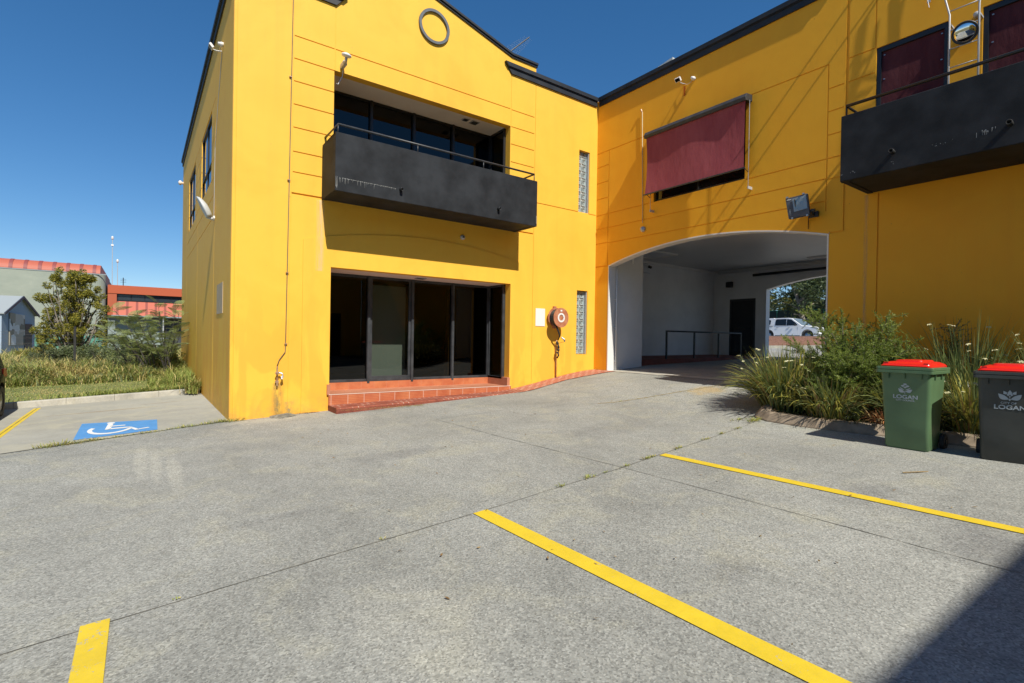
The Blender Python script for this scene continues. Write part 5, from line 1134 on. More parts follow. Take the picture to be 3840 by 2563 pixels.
# ------------------------------------------------------------------ grass bank on the left
def grass_field(name, n, region, hfn, wid, zf, mats, p, seed, label, clump=.6):
    rs = np.random.RandomState(seed); xy = region(rs, n); n = len(xy); x = xy[:, 0]; y = xy[:, 1]
    z = np.array([zf(a_, b_) for a_, b_ in xy]); an = rs.uniform(0, 2*pi, n); L = hfn(x, y, rs); ln = rs.uniform(.35, 2.0, n); d = np.stack([np.cos(an), np.sin(an)], 1); sd2 = np.stack([-np.sin(an), np.cos(an)], 1); w = rs.uniform(wid[0], wid[1], n)[:, None]
    b = np.stack([x, y, z-.02], 1); m1 = b.copy(); m1[:, :2] += d*(L*.35*np.sin(ln*.6))[:, None]; m1[:, 2] += L*.6; tp = b.copy(); tp[:, :2] += d*(L*.9*np.sin(ln))[:, None]; tp[:, 2] += L*(.55+.45*np.cos(ln))
    s3 = np.concatenate([sd2, np.zeros((n, 1))], 1)*w; V = np.stack([b-s3, b+s3, m1+s3*.8, m1-s3*.8, tp+s3*.15, tp-s3*.15], 1).reshape(-1, 3)
    i_ = np.arange(n)*6; Q = np.concatenate([np.stack([i_, i_+1, i_+2, i_+3], 1), np.stack([i_+3, i_+2, i_+4, i_+5], 1)]); mi = rs.choice(len(mats), n, p=p); cl = np.sin(x*1.7+np.sin(y*1.1)*2)*np.cos(y*.9+x*.4); mi = np.where((cl > clump) & (rs.uniform(size=n) < .7), 1, mi)
    return stuff(fast_mesh(name, V, Q, mats, np.concatenate([mi, mi])), label, 'grass')
gm = [M['grass_g'], M['grass_y']]
def reg(x0, x1, y0, y1):
    return lambda rs, n: np.stack([rs.uniform(x0, x1, n), rs.uniform(y0, y1, n)], 1)
def edge_h(x, y, rs): return rs.uniform(.16, .60, len(x))*(.6+.4*np.clip((y-20)/1.5, 0, 1))*(1+.45*np.sin(x*2.7+y*1.3)*np.sin(y*2.2+x*.6))
grass_field('long_grass', 60000, reg(-7, 1.3, 20.0, 27), edge_h, (.007, .016), vz, [M['grass_g'], M['grass_y'], M['leaf_grey']], (.50, .34, .16), 1, 'long green and straw coloured grass on the bank beyond the lawn', .45)
grass_field('long_grass', 16000, reg(-10, 3, 27, 40), lambda x, y, rs: rs.uniform(.4, 1.0, len(x)), (.012, .022), vz, gm, (.6, .4), 2, 'rough grass behind the wire fence', .4)
grass_field('lawn_grass', 26000, reg(-4.5, 1.3, 16.18, 20.2), lambda x, y, rs: rs.uniform(.02, .06, len(x)), (.004, .008), vz, gm, (.72, .28), 3, 'short mown lawn behind the kerb', .75)
grass_field('kerb_grass', 2600, lambda rs, n: np.stack([1.3-np.abs(rs.normal(0, 1.3, n)), 16.2+np.abs(rs.normal(0, .18, n))], 1), lambda x, y, rs: rs.uniform(.06, .26, len(x)), (.005, .010), vz, gm, (.9, .1), 4, 'green tufts overhanging the kerb near the building', 2)
grass_field('kerb_grass', 520, lambda rs, n: np.stack([1.22-np.abs(rs.normal(0, .10, n)), 16.0+rs.normal(0, .16, n)], 1), lambda x, y, rs: rs.uniform(.12, .5, len(x)), (.006, .012), vz, [M['grass_g'], M['grass_y']], (.7, .3), 6, 'tall grey green tuft at the corner of the kerb and the side wall', 2)
grass_field('long_grass', 7000, reg(.2, 1.3, 17.2, 24.4), lambda x, y, rs: rs.uniform(.15, .6, len(x))*(.5+.5*(x > .7)), (.006, .012), vz, gm, (.8, .2), 7, 'unmown grass against the foot of the side wall', 2)
# shrubs and trees on the left
def leaf_cloud(name, blobs, n, size, mats, p, parent, seed, squash=.55):
    rs = np.random.RandomState(seed); V = []; Q = []; MI = []; base = 0; vol = np.array([b[3]**2*b[4] for b in blobs]); vol = vol/vol.sum()
    for (bx, by, bz, br_, bh), f in zip(blobs, vol):
        k = int(n*f); u = rs.normal(0, 1, (k, 3)); u /= np.linalg.norm(u, axis=1)[:, None]; rr = rs.uniform(.35, 1, k)**.6; c = np.array([bx, by, bz])+u*rr[:, None]*np.array([br_, br_, bh])
        d = rs.normal(0, 1, (k, 3))+u*.7; d[:, 2] = d[:, 2]*.5-.1; d /= np.linalg.norm(d, axis=1)[:, None]; s_ = np.cross(d, rs.normal(0, 1, (k, 3))); s_ /= np.linalg.norm(s_, axis=1)[:, None]; L = rs.uniform(size*.6, size*1.3, k)[:, None]
        V.append(np.stack([c, c+d*L*.5+s_*L*squash*.5, c+d*L, c+d*L*.5-s_*L*squash*.5], 1).reshape(-1, 3)); i_ = base+np.arange(k)*4; Q.append(np.stack([i_, i_+1, i_+2, i_+3], 1)); base += 4*k; MI.append(rs.choice(len(mats), k, p=p))
    return fast_mesh(name, np.concatenate(V), np.concatenate(Q), mats, np.concatenate(MI), parent)
def limbs(name, root, tips, mat, parent, r=.06, seed=0, n=6):
    rs = np.random.RandomState(seed); m = MB(); root = Vector(root)
    for tp in tips:
        tp = Vector(tp); pts = [root]
        for k in range(1, n+1): q = root.lerp(tp, k/n); pts.append(q+Vector((rs.normal(0, .05), rs.normal(0, .05), .12*sin(pi*k/n)))*(1 if k < n else 0)*((tp-root).length*.35))
        m.tube(pts, [max(.006, r*(1-.85*k/n)) for k in range(n+1)], 6)
    return m.build(name, mat, parent, recalc=False)
# bushy tree at Y~28
t = thing('bushy_tree', 'tall yellow green bushy tree in front of the grey green warehouse', 'tree', (-2.3, 28.2, -1.45))
rs = np.random.RandomState(21); blobs = []; tips = []
for k in range(230):
    f = rs.uniform(0, 1)**1.15; z = -1.05+f*3.5; halfw = (1.05-.22*f)*(.74+.40*min(1, (1-f)*2.2)); side_ = -.42 if rs.uniform() < .5 else .38
    x = -2.28+side_*halfw+rs.uniform(-1, 1)*halfw*.66; y = 28.2+rs.uniform(-1, 1)*halfw*.9; r_ = rs.uniform(.06, .17)
    blobs.append((x, y, z+(-.12 if side_ > 0 else .05), r_*1.1, r_*1.15))
    if k % 3 == 0: tips.append((x, y, z))
blobs += [(-2.72, 28.1, 2.55, .10, .14), (-2.0, 28.2, 2.5, .12, .16), (-2.9, 28.2, 2.2, .16, .15), (-3.2, 28.2, 1.25, .18, .12), (-3.25, 28.2, -.2, .18, .12), (-1.35, 28.3, 1.55, .13, .12), (-1.2, 28.2, 1.0, .15, .15)]; tips += [b_[:3] for b_ in blobs[-7:]]
leaf_cloud('crown', blobs, 42000, .068, [M['leaf_yg'], M['leaf_dk']], (.72, .28), t, 22)
limbs('trunk', (-2.3, 28.25, -1.5), tips, M['bark'], t, .055, 23)
# dark weedy shrubs below
def bush(label, x, y, r, h, n, mats, p, seed, size=.07, cat='shrub'):
    size *= .8; n = int(n*1.3)
    t = thing('weedy_shrub', label, cat, (x, y, vz(x, y))); rs = np.random.RandomState(seed); bl = [(x+rs.uniform(-r, r)*.8, y+rs.uniform(-r, r)*.5, vz(x, y)+h*rs.uniform(.12, .9), r*rs.uniform(.14, .34), h*rs.uniform(.08, .18)) for _ in range(34)]
    leaf_cloud('crown', bl, n, size, mats, p, t, seed+1); limbs('trunk', (x, y, vz(x, y)-.05), [b_[:3] for b_ in bl], M['barkdark'], t, .02, seed+2); return t
bush('low grey green weed thicket right of the dark fence post', -1.25, 25.5, .55, 1.2, 5200, [M['leaf_grey'], M['leaf_dk']], (.75, .25), 30, .06)
bush('dark weed thicket behind the fence left of the dark post', -2.55, 26.5, .5, .95, 3600, [M['leaf_grey'], M['leaf_dk']], (.5, .5), 33, .06)
bush('olive weed thicket in the middle of the bank', -.45, 23.8, .55, 1.5, 5200, [M['leaf_grey'], M['leaf_fern']], (.5, .5), 36, .055)
bush('small dark weed clump near the blue shed', -3.3, 27.5, .35, .75, 1800, [M['leaf_grey'], M['leaf_dk']], (.6, .4), 39, .06)
bush('wide grey green weed thicket at the right of the bank near the yellow wall', .35, 22.3, .75, 1.15, 7000, [M['leaf_grey'], M['leaf_fern']], (.55, .45), 45, .06)
bush('tangled weed thicket under the bushy tree', -1.9, 26.8, .9, 1.0, 7000, [M['leaf_grey'], M['leaf_dk']], (.6, .4), 48, .07)
bush('bright green leafy weed at the far end of the side wall', 1.05, 21.8, .22, .8, 900, [M['leaf_yg'], M['leaf_fern']], (.5, .5), 42, .08)
# feathery-leaved saplings
def frond_tree(label, x, y, stems, seed, nfr=9, fl=.6):
    t = thing('feathery_sapling', label, 'tree', (x, y, vz(x, y)), 'feathery saplings beside the building'); rs = np.random.RandomState(seed); m = MB(); V = []; Q = []; base = 0; z0 = vz(x, y)-.05
    for (tx, ty, tz_2) in stems:
        b = Vector((x+rs.uniform(-.12, .12), y+rs.uniform(-.12, .12), z0)); tp = Vector((tx, ty, tz_2)); pts = [b.lerp(tp, k/7)+Vector((sin(k*.9+tx*3)*.05, 0, .10*sin(pi*k/7))) for k in range(8)]; m.tube(pts, [.022*(1-.11*k) for k in range(8)], 6)
        for k in range(nfr):
            f = .35+.65*(k+rs.uniform(0, 1))/nfr; i0 = min(6, int(f*7)); q = np.array(pts[i0].lerp(pts[i0+1], f*7-i0)); an = k*2.4+rs.uniform(-.4, .4); d = np.array([cos(an), sin(an), rs.uniform(.25, 1.3)]); d /= np.linalg.norm(d); L = fl*rs.uniform(.45, 1.05)
            rach = [q+d*L*s_+np.array([0, 0, -.30*L*s_*s_]) for s_ in np.linspace(0, 1, 7)]; m.tube([Vector(r_) for r_ in rach], .003, 4, caps=False)
            sdv = np.cross(d, [0, 0, 1.]); sdv /= np.linalg.norm(sdv)
            for s_ in np.linspace(.16, 1, 15):
                pos = q+d*L*s_+np.array([0, 0, -.30*L*s_*s_]); pl_ = .30*L*sin(pi*(.15+.8*s_))**.8
                for sg in (-1, 1):
                    pd = sdv*sg*.9+d*.35+np.array([0, 0, -.12]); pd /= np.linalg.norm(pd); lw = d*.013*L/.6; 
                    nl = 6
                    for j in range(nl):
                        a0 = pos+pd*pl_*(j/nl); a1 = pos+pd*pl_*((j+.85)/nl); V += [a0-lw*.25, (a0+a1)/2-lw*1.25, a1, (a0+a1)/2+lw*1.25]; Q.append([base, base+1, base+2, base+3]); base += 4
    m.build('stem', M['barkdark'], t, recalc=False); fast_mesh('foliage', np.array(V), np.array(Q), [M['leaf_fern']], None, t)
frond_tree('multi-stemmed feathery sapling with tall sprays against the salmon roof, beside the yellow wall', .78, 20.4, [(.40, 20.3, 1.05), (.92, 20.5, 1.0), (.62, 20.2, .35), (1.1, 20.6, .4), (.2, 20.2, .15), (.85, 20.0, -.1), (.45, 20.6, .7), (1.0, 20.1, .65), (.1, 20.5, .5)], 51, 13, .62)
frond_tree('leaning feathery sapling left of the taller one, in front of the tree', .35, 21.3, [(-.75, 21.3, .85), (-.3, 21.4, .45), (-.95, 21.1, .2), (.05, 21.3, .5), (-.55, 21.1, -.2), (-.95, 21.4, .55), (-.1, 21.2, .75)], 52, 12, .7)
frond_tree('low feathery sapling in the middle of the bank', -.05, 22.5, [(-.5, 22.4, -.1), (.2, 22.4, .1), (-.9, 22.5, -.25), (.5, 22.3, -.2), (-1.2, 22.4, .0), (-.3, 22.3, .25)], 53, 11, .62)
# little palm
t = thing('small_palm', 'small yellowing palm in front of the blue shed', 'palm', (-3.95, 28.5, -1.5)); V = []; Q = []; base = 0; rs = np.random.RandomState(61)
for k in range(26):
    an = rs.uniform(0, 2*pi); el = rs.uniform(.2, 1.2); L = rs.uniform(.35, .65); o0 = np.array([-3.95, 28.5, -1.02]); d = np.array([cos(an)*cos(el), sin(an)*cos(el), sin(el)]); sdv = np.cross(d, [0,0,1.]); sdv /= np.linalg.norm(sdv)
    for s_ in range(14):
        f = .25+.75*s_/13; c_ = o0+d*L*f+np.array([0,0,-.25*f*f*L])
        for sg in (-1, 1): e_ = c_+(sdv*sg*.8+d*.7)*.13; V += [c_-d*.006, c_+d*.006, e_]; V.append(e_+d*.002); Q.append([base, base+1, base+2, base+3]); base += 4
fast_mesh('frond', np.array(V), np.array(Q), [M['leaf_yg']], None, t); MB().tube([(-3.95, 28.5, -1.6), (-3.95, 28.5, -1.0)], [.07, .04], 8).build('trunk', new_mat('orange_stem', (.45,.25,.05), .7).m, t)
# wire fence
t = thing('wire_fence', 'chain link fence with strands of plain wire and dark steel posts', 'fence', (-4, 24, -1.45))
for px in (-7.9, -4.9+.0, -1.90): 
    if px > -4 or px < -7: MB().box(px-.035, px+.035, 23.97, 24.03, -1.6, .18).build('post', M['rubber'], t, bevel=.004)
m = MB()
for z in (-.03, -.12, -.24, -.42, -1.25): m.tube([(-7.9, 24.0, z), (-5, 24.0, z-.012), (-1.9, 24.0, z)], .0022, 5)
for z in (-.03, -.10, -.42): m.tube([(-1.9, 24.0, z), (1.33, 23.9, z+.03)], .0020, 5)
m.build('wire', M['wire'], t, recalc=False); m = MB(); s_ = .085
x = -7.9
while x < -1.9:
    for sg in (-1, 1):
        pts_ = []; x0_, x1_ = x, x+sg*1.0
        if -7.9 <= x1_ <= -1.9: m.tube([(x0_, 24.0+.004*sg, -1.4), (x1_, 24.0+.004*sg, -.42)], .0014, 4, caps=False)
    x += s_
m.build('mesh', M['wire'], t, recalc=False)

# ------------------------------------------------------------------ buildings in the background, left
def ribmat(name, col, dark, period, duty, axis=0):
    n = new_mat(name, col, .5, 0, .3); g = n.new('ShaderNodeNewGeometry'); s = n.new('ShaderNodeSeparateXYZ'); n.link(g.outputs['Position'], s.inputs[0])
    f = n.math('FRACT', n.math('DIVIDE', n.math('ADD', s.outputs[axis], 100.3), period)); k = n.math('LESS_THAN', f, duty); C(n, n.mix(k, col, dark)); return n.m
grn = new_mat('weathered_green_wall', (.30,.36,.29), .9); p_ = grn.pos((1,1,1.6)); c_ = grn.ramp(grn.noise(p_, .45, 6, .7), [(.35, (.27,.30,.25)), (.6, (.32,.345,.285)), (.75, (.40,.41,.33))])
g_ = grn.new('ShaderNodeNewGeometry'); s_x = grn.new('ShaderNodeSeparateXYZ'); grn.link(g_.outputs['Position'], s_x.inputs[0]); lowm = grn.math('LESS_THAN', s_x.outputs[2], -.35); C(grn, grn.mix(lowm, c_, (.10,.27,.20)))
wh = thing('warehouse', 'large grey green warehouse with curved salmon roof behind the bushy tree', 'building', (-12, 62, -2))
m = MB(); m.box(-45, -3.6, 60, 80, -3, 5.25); 
pts = [(-3.6+.95*sin(R(a_)), 60.95-.95*cos(R(a_))) for a_ in range(0, 91, 10)]
for (a, b) in zip(pts[:-1], pts[1:]): m.quad((a[0], a[1], -3), (b[0], b[1], -3), (b[0], b[1], 5.25), (a[0], a[1], 5.25))
m.poly([(-3.6, 60, 5.25)]+[(a[0], a[1], 5.25) for a in pts[1:]]+[(-2.65, 80, 5.25), (-3.6, 80, 5.25)]); m.box(-3.6, -2.65, 60.96, 80, -3, 5.24)
m.build('wall', grn.m, wh)
m = MB(); pr = [(60.15+1.5*(1-cos(R(a_))), 5.22+1.0*sin(R(a_))) for a_ in range(0, 91, 9)]
vs = [(x, y, z) for x in (-45, -3.05) for y, z in pr+[(78, 6.22), (78, 5.2)]]; n = len(pr)+2; m.add(vs, [(k, k+1, n+k+1, n+k) for k in range(n-1)]+[tuple(range(n)), tuple(n+k for k in range(n))])
m.build('roof', new_mat('salmon_roof', (.43,.11,.065), .6).m, wh, smooth=False)
dsal = new_mat('dark_salmon', (.24,.055,.05), .6).m
for k in range(45):
    x = -3.6-k*.92; m = MB()
    for (a, b) in zip(pr[:-1], pr[1:]): m.quad((x, a[0]-.03, a[1]+.02), (x+.24, a[0]-.03, a[1]+.02), (x+.24, b[0]-.03, b[1]+.03), (x, b[0]-.03, b[1]+.03))
    m.build('roof_rib', dsal, wh)
MB().box(-45, -2.6, 59.97, 60.03, 5.22, 5.30).build('gutter', new_mat('grey_gutter', (.25,.29,.30), .5).m, wh)
ob = thing('factory_unit', 'orange topped factory unit with ribbon windows and salmon roof, left of the yellow wall', 'building', (4, 62, -2))
m = MB(); m.box(-2.52, 16, 60.7, 80, 3.64, 4.42); m.build('fascia', new_mat('orange_cladding', (.43,.085,.028), .6).m, ob); 
m = MB(); m.box(-2.5, 16, 61.2, 79, -3, 4.3); m.build('wall', new_mat('grey_green_panel', (.25,.30,.29), .8).m, ob)
MB().box(-2.52, -1.85, 60.75, 61.2, 1.6, 3.64).build('end_panel', new_mat('orange_end', (.40,.09,.035), .6).m, ob)
m = MB(); m.box(-2.0, 16, 61.0, 61.15, 2.98, 3.64); wf = m.build('ribbon_window', M['black'], ob)
for k in range(15): MB().box(-1.75+k*1.05, -.80+k*1.05, 60.985, 60.998, 3.03, 3.58).build('pane', glassdark('far_glass', (.03,.04,.05), .08) if k == 0 else bpy.data.materials['far_glass'], wf)
m = MB(); m.quad((-2.1, 60.0, 1.58), (16, 60.0, 1.58), (16, 61.05, 2.96), (-2.1, 61.05, 2.96)); m.build('roof', ribmat('salmon_sheet', (.46,.12,.075), (.25,.06,.045), .74, .26), ob, recalc=False)
MB().box(-2.2, 16, 59.93, 60.0, 1.48, 1.60).build('gutter', bpy.data.materials['grey_gutter'], ob)
MB().box(1.9, 6.5, 61.14, 61.19, -3, 1.35).build('roller_door', new_mat('dark_roller', (.05,.055,.06), .5).m, ob); MB().box(1.72, 1.82, 60.0, 61.2, -3, 1.5).build('column', M['pole'], ob)
for (x, zt, k) in ((-2.28, 8.7, 0), (-1.87, 6.6, 1)):
    t = thing('radio_mast', ('taller thin radio mast rising behind the orange roof' if k == 0 else 'shorter thin radio mast right of the taller one'), 'mast', (x, 63, 4.3), 'radio masts')
    MB().tube([(x, 63, 4.3), (x-.02, 63, zt*1.045)], .03, 6).build('pole', M['pole'], t); MB().lathe((x-.02, 63, zt*1.045), (0, -.3, 1), [(-.15, .05), (-.05, .10), (.1, .10), (.2, .05), (.22, 0)], 12).build('aerial', M['trimwhite'], t)
    if k == 0: MB().box(x-.12, x+.08, 62.9, 63.1, 8.35, 8.5).build('unit', M['trimwhite'], t)
t = thing('roof_aerial', 'small rooftop aerial with cross bars on the orange unit', 'antenna', (-1.4, 63, 4.4)); m = MB(); m.tube([(-1.43, 63, 4.4), (-1.43, 63, 5.35)], .04, 6)
for z in (4.9, 5.05, 5.2): m.tube([(-1.65, 63, z), (-1.2, 63, z)], .012, 4)
m.build('mast', M['black'], t)
# blue shed
def rayp(x, y, depth): return Vector(fw*depth + rt*((x-1920)/1922.1*depth) + upv*((1281.5-y)/1922.1*depth))
sA = rayp(222*.338, 950+487*.338, 31); sB = rayp(397*.338, 950+697*.338, 33); dirf = Vector((sB.x-sA.x, sB.y-sA.y, 0)); W2 = dirf.length; dirf.normalize(); nf = Vector((-dirf.y, dirf.x, 0)); nf = -nf if nf.x > 0 else nf
sL = sA-dirf*W2; zE = sB.z; zA = sA.z
sh = thing('garden_shed', 'blue grey gabled shed with a poster panel and roller door at the far left', 'building', (sA.x, sA.y, -1.6))
def S(u, w, z): q = Vector((sA.x, sA.y, 0))+dirf*u+nf*w; return Vector((q.x, q.y, z))
m = MB(); m.poly([S(-W2, 0, -2), S(W2*.94, 0, -2), S(W2*.94, 0, zE+.06), S(0, 0, zA-.04), S(-W2, 0, zE)]); m.quad(S(W2*.94, 0, -2), S(W2*.94, 9, -2), S(W2*.94, 9, zE), S(W2*.94, 0, zE)); m.quad(S(-W2, 0, -2), S(-W2, 9, -2), S(-W2, 9, zE), S(-W2, 0, zE)); m.build('wall', new_mat('blue_grey_wall', (.36,.44,.52), .8).m, sh, recalc=False)
m = MB(); m.prism([S(-W2-.1, -.15, zE-.03), S(0, -.15, zA), S(0, -.15, zA+.06), S(-W2-.1, -.15, zE+.03)], nf*9.2); m.prism([S(W2, -.15, zE-.03), S(0, -.15, zA), S(0, -.15, zA+.06), S(W2, -.15, zE+.03)], nf*9.2); m.build('roof', new_mat('grey_sheet_roof', (.30,.33,.34), .6).m, sh)
m = MB(); m.prism([S(-W2-.12, -.2, zE-.10), S(0, -.2, zA-.08), S(0, -.2, zA+.07), S(-W2-.12, -.2, zE+.05)], nf*.05); m.prism([S(W2+.02, -.2, zE-.10), S(0, -.2, zA-.08), S(0, -.2, zA+.07), S(W2+.02, -.2, zE+.05)], nf*.05); m.build('barge_board', new_mat('navy_trim', (.05,.06,.08), .5).m, sh)
pm = new_mat('poster_print', (.3,.28,.24), .6); pp_ = pm.pos((1,1,1)); vr = pm.new('ShaderNodeTexVoronoi'); vr.inputs['Scale'].default_value = 1.1; vr.distance = 'CHEBYCHEV'; pm.link(pp_, vr.inputs['Vector']); C(pm, pm.ramp(vr.outputs['Color'], [(.2, (.10,.12,.10)), (.45, (.38,.34,.26)), (.6, (.60,.58,.52)), (.8, (.85,.86,.85))]))
def face_u(sx):   # where a column of the photo meets the gable plane
    d = rayp(sx*.338, 1200, 1.0); den = d.x*dirf.y-d.y*dirf.x; tt = (sA.x*dirf.y-sA.y*dirf.x)/den; q = Vector((d.x*tt-sA.x, d.y*tt-sA.y)); return q.dot(Vector((dirf.x, dirf.y)))
u0, u1 = face_u(95), face_u(262); m = MB(); m.prism([S(u0, -.02, -.85), S(u1, -.02, -.85), S(u1, -.02, .95), S(u0, -.02, 1.05)], nf*-.05); m.build('poster_panel', pm.m, sh)
u0, u1 = face_u(270), face_u(348); m = MB(); m.prism([S(u0, -.02, -1.9), S(u1, -.02, -1.9), S(u1, -.02, .42), S(u0, -.02, .42)], nf*-.03); m.build('roller_door', bpy.data.materials['dark_roller'], sh)
u0, u1 = face_u(1), face_u(40); 

# ------------------------------------------------------------------ vehicles
def vehicle(root, prof, hw, place, matbody, wheels, wr, glassmat, side_windows, tumble=.12, green_z=1.0, arch_r=None, hwprof=None):
    """prof: side outline (l, z) closed; place(l, w, z) -> world. Lofted across the width with rounded shoulders and tumblehome."""
    hs = [-1, -.97, -.88, -.6, 0, .6, .88, .97, 1]; m = MB(); n = len(prof); cx = sum(p[0] for p in prof)/n
    rings = []
    for h_ in hs:
        ins = {1: .05, .97: .02, .88: .0}.get(abs(h_), 0); ring = []
        for (l, z) in prof:
            w = h_*hw
            if z > green_z: w *= 1-tumble*(z-green_z)/.75
            if hwprof: w *= hwprof(l)
            ring.append(place(l*(1-ins*.15) if ins else l, w, z-ins*.25*(1 if z > green_z*.9 else 0)))
        rings.append(ring)
    vs = [p for r_ in rings for p in r_]; fs = [(i*n+k, i*n+(k+1) % n, (i+1)*n+(k+1) % n, (i+1)*n+k) for i in range(len(hs)-1) for k in range(n)]
    fs += [tuple(range(n))[::-1], tuple((len(hs)-1)*n+k for k in range(n))]; m.add(vs, fs)
    b = m.build('body', matbody, root, smooth=True); smooth_angle(b, 28)
    for (l, sgn) in wheels:
        c = place(l, sgn*(hw-.12), wr); ax = place(l, sgn*(hw), wr)-place(l, sgn*(hw-.1), wr)
        m = MB(); m.lathe(c, ax, [(-.12, wr*.6), (-.12, wr*.95), (-.08, wr), (.08, wr), (.12, wr*.95), (.12, wr*.66), (.09, wr*.62)], 32); w_ = m.build('wheel', M['rubber'], root, smooth=True); smooth_angle(w_, 30)
        m = MB(); m.lathe(c, ax, [(.08, wr*.63), (.10, wr*.60), (.09, wr*.2), (.11, wr*.15), (.11, 0)], 24); m.build('rim', M['steel'], w_, smooth=True)
    return b
def arc(cx, cz, r, a0, a1, n=10): return [(cx+r*cos(R(a0+(a1-a0)*k/n)), cz+r*sin(R(a0+(a1-a0)*k/n))) for k in range(n+1)]
# white dual cab ute with canopy, on the street beyond the passage; l runs towards the nose
ute = thing('pickup_truck', 'white dual cab pickup with canopy parked beyond the passage', 'truck', (42, 19.5, .22))
UX, UY, UZ = 42.6, 20.35, .235; UYW = R(4)
def up_(l, w, z): return Vector((UX + w*cos(UYW)+l*sin(UYW)*0 - l*.06, UY - l, UZ+z))   # nose towards -Y, near side at -X
wr = .38; L0 = -2.65
prof = [(-2.70, .62), (-2.72, 1.10), (-2.62, 1.14), (-2.55, 1.70), (-2.45, 1.78), (-1.05, 1.80), (-.98, 1.76), (-.90, 1.79), (.10, 1.80), (.45, 1.74), (.90, 1.42), (1.28, 1.16), (1.9, 1.10), (2.35, 1.02), (2.52, .92), (2.60, .62), (2.56, .42), (2.30, .34)]
prof += arc(1.72, .40, .47, -8, 188, 12)
prof += [(1.15, .36), (-.85, .36)] + arc(-1.42, .40, .47, -8, 188, 12) + [(-2.0, .40), (-2.6, .48)]
wm = new_mat('white_car_paint', (.86,.87,.88), .25, 0, .5); vehicle(ute, prof, .92, up_, wm.m, [(1.72, -1), (1.72, 1), (-1.42, -1), (-1.42, 1)], wr, None, None, .16, 1.08)
gl = glassdark('car_glass', (.010,.012,.015), .05)
def sidepanel(name, pts, mat, off=.006, sgn=-1, par=ute, place=up_, hw=.92, gzv=1.08, tum=.16):
    m = MB(); q = [place(l, sgn*(hw*(1-tum*max(0, z-gzv)/.75)+off), z) for l, z in pts]; m.prism(q, place(0, -sgn*.02, 0)-place(0, 0, 0)); return m.build(name, mat, par)
sidepanel('side_window', [(-.86, 1.20), (-.86, 1.62), (-.78, 1.70), (.02, 1.71), (.02, 1.18)], gl); sidepanel('side_window', [(.07, 1.18), (.07, 1.70), (.40, 1.66), (.80, 1.38), (.94, 1.20)], gl)
sidepanel('canopy_window', [(-2.42, 1.26), (-2.38, 1.62), (-1.30, 1.64), (-1.24, 1.58), (-1.28, 1.26)], gl)
sidepanel('seam', [(-1.02, .45), (-1.02, 1.70), (-1.0, 1.70), (-1.0, .45)], M['frame'], .004); sidepanel('seam', [(.035, .42), (.035, 1.18), (.047, 1.18), (.047, .42)], M['pole'], .004); sidepanel('seam', [(.98, .42), (.98, 1.10), (.99, 1.10), (.99, .42)], M['pole'], .004)
sidepanel('canopy_rail', [(-2.6, 1.12), (-2.6, 1.16), (-1.05, 1.16), (-1.05, 1.12)], M['frame'], .005); sidepanel('side_step', [(-.85, .33), (-.85, .40), (1.15, .40), (1.15, .33)], M['black'], .02)
for l in (-.75, .18): sidepanel('door_handle', [(l, 1.02), (l, 1.05), (l+.18, 1.05), (l+.18, 1.02)], M['steel'], .02)
sidepanel('headlight', [(1.98, 1.03), (2.30, .93), (2.48, .90), (2.50, .98), (2.30, 1.02), (2.1, 1.07)], M['steel'], .004)
sidepanel('grille', [(2.53, .62), (2.53, .90), (2.60, .86), (2.62, .62)], M['black'], -.12)
m = MB(); m.quad(up_(.47, -.68, 1.735), up_(.47, .68, 1.735), up_(1.24, .80, 1.185), up_(1.24, -.80, 1.185)); 
q = [p+Vector((0, -.012, .012)) for p in (up_(.47, -.68, 1.735), up_(.47, .68, 1.735), up_(1.24, .80, 1.185), up_(1.24, -.80, 1.185))]; MB().poly(q).build('windscreen', new_mat('windscreen_glass', (.16,.22,.28), .1, 0, .8).m, ute, recalc=False)
MB().box(*(lambda c: (c.x-.2, c.x-.02, c.y-.05, c.y+.06, c.z-.07, c.z+.10))(up_(.80, -.92, 1.22))).build('mirror', M['black'], ute, bevel=.02)
# dark hatchback at the left frame edge, tail towards the kerb
car = thing('parked_car', 'dark car parked at the left edge with its tail to the kerb', 'car', (-2.95, 13.8, -1.8))
CX, CY, CZ = -3.20, 13.55, -1.80
def cp(l, w, z): return Vector((CX+w, CY+l, CZ+z-.0))      # tail (l>0) towards +Y
prof = [(-2.1, .35), (-2.15, .62), (-1.95, .78), (-1.2, .95), (-.75, 1.35), (-.3, 1.50), (1.0, 1.50), (1.55, 1.35), (1.95, .98), (2.05, .92), (2.12, .60), (2.05, .30)] + [(1.78, .28)] + arc(1.27, .33, .40, -6, 186, 12)[0:13] + [(-.85, .25)] + arc(-1.30, .33, .40, -6, 186, 12) + [(-1.9, .26)]
dp = new_mat('dark_car_paint', (.025,.022,.020), .3, .3); vehicle(car, prof, .88, cp, dp.m, [(1.27, -1), (1.27, 1), (-1.3, -1), (-1.3, 1)], .325, None, None, .2, .95, hwprof=lambda l: 1-.10*max(0, (abs(l)-1.4)/.7)**2)
sp_ = dict(par=car, place=cp, hw=.88, gzv=.95, tum=.2, sgn=1)
sidepanel('side_window', [(-1.05, 1.0), (-.65, 1.34), (-.28, 1.42), (.30, 1.42), (.30, 1.0)], gl, **sp_); sidepanel('side_window', [(.36, 1.0), (.36, 1.42), (1.0, 1.42), (1.4, 1.28), (1.3, 1.02)], gl, **sp_)
sidepanel('tail_light', [(1.62, .80), (1.65, .98), (1.92, .98), (2.0, .82)], new_mat('tail_lamp', (.35,.03,.02), .2).m, off=-.03, **sp_)

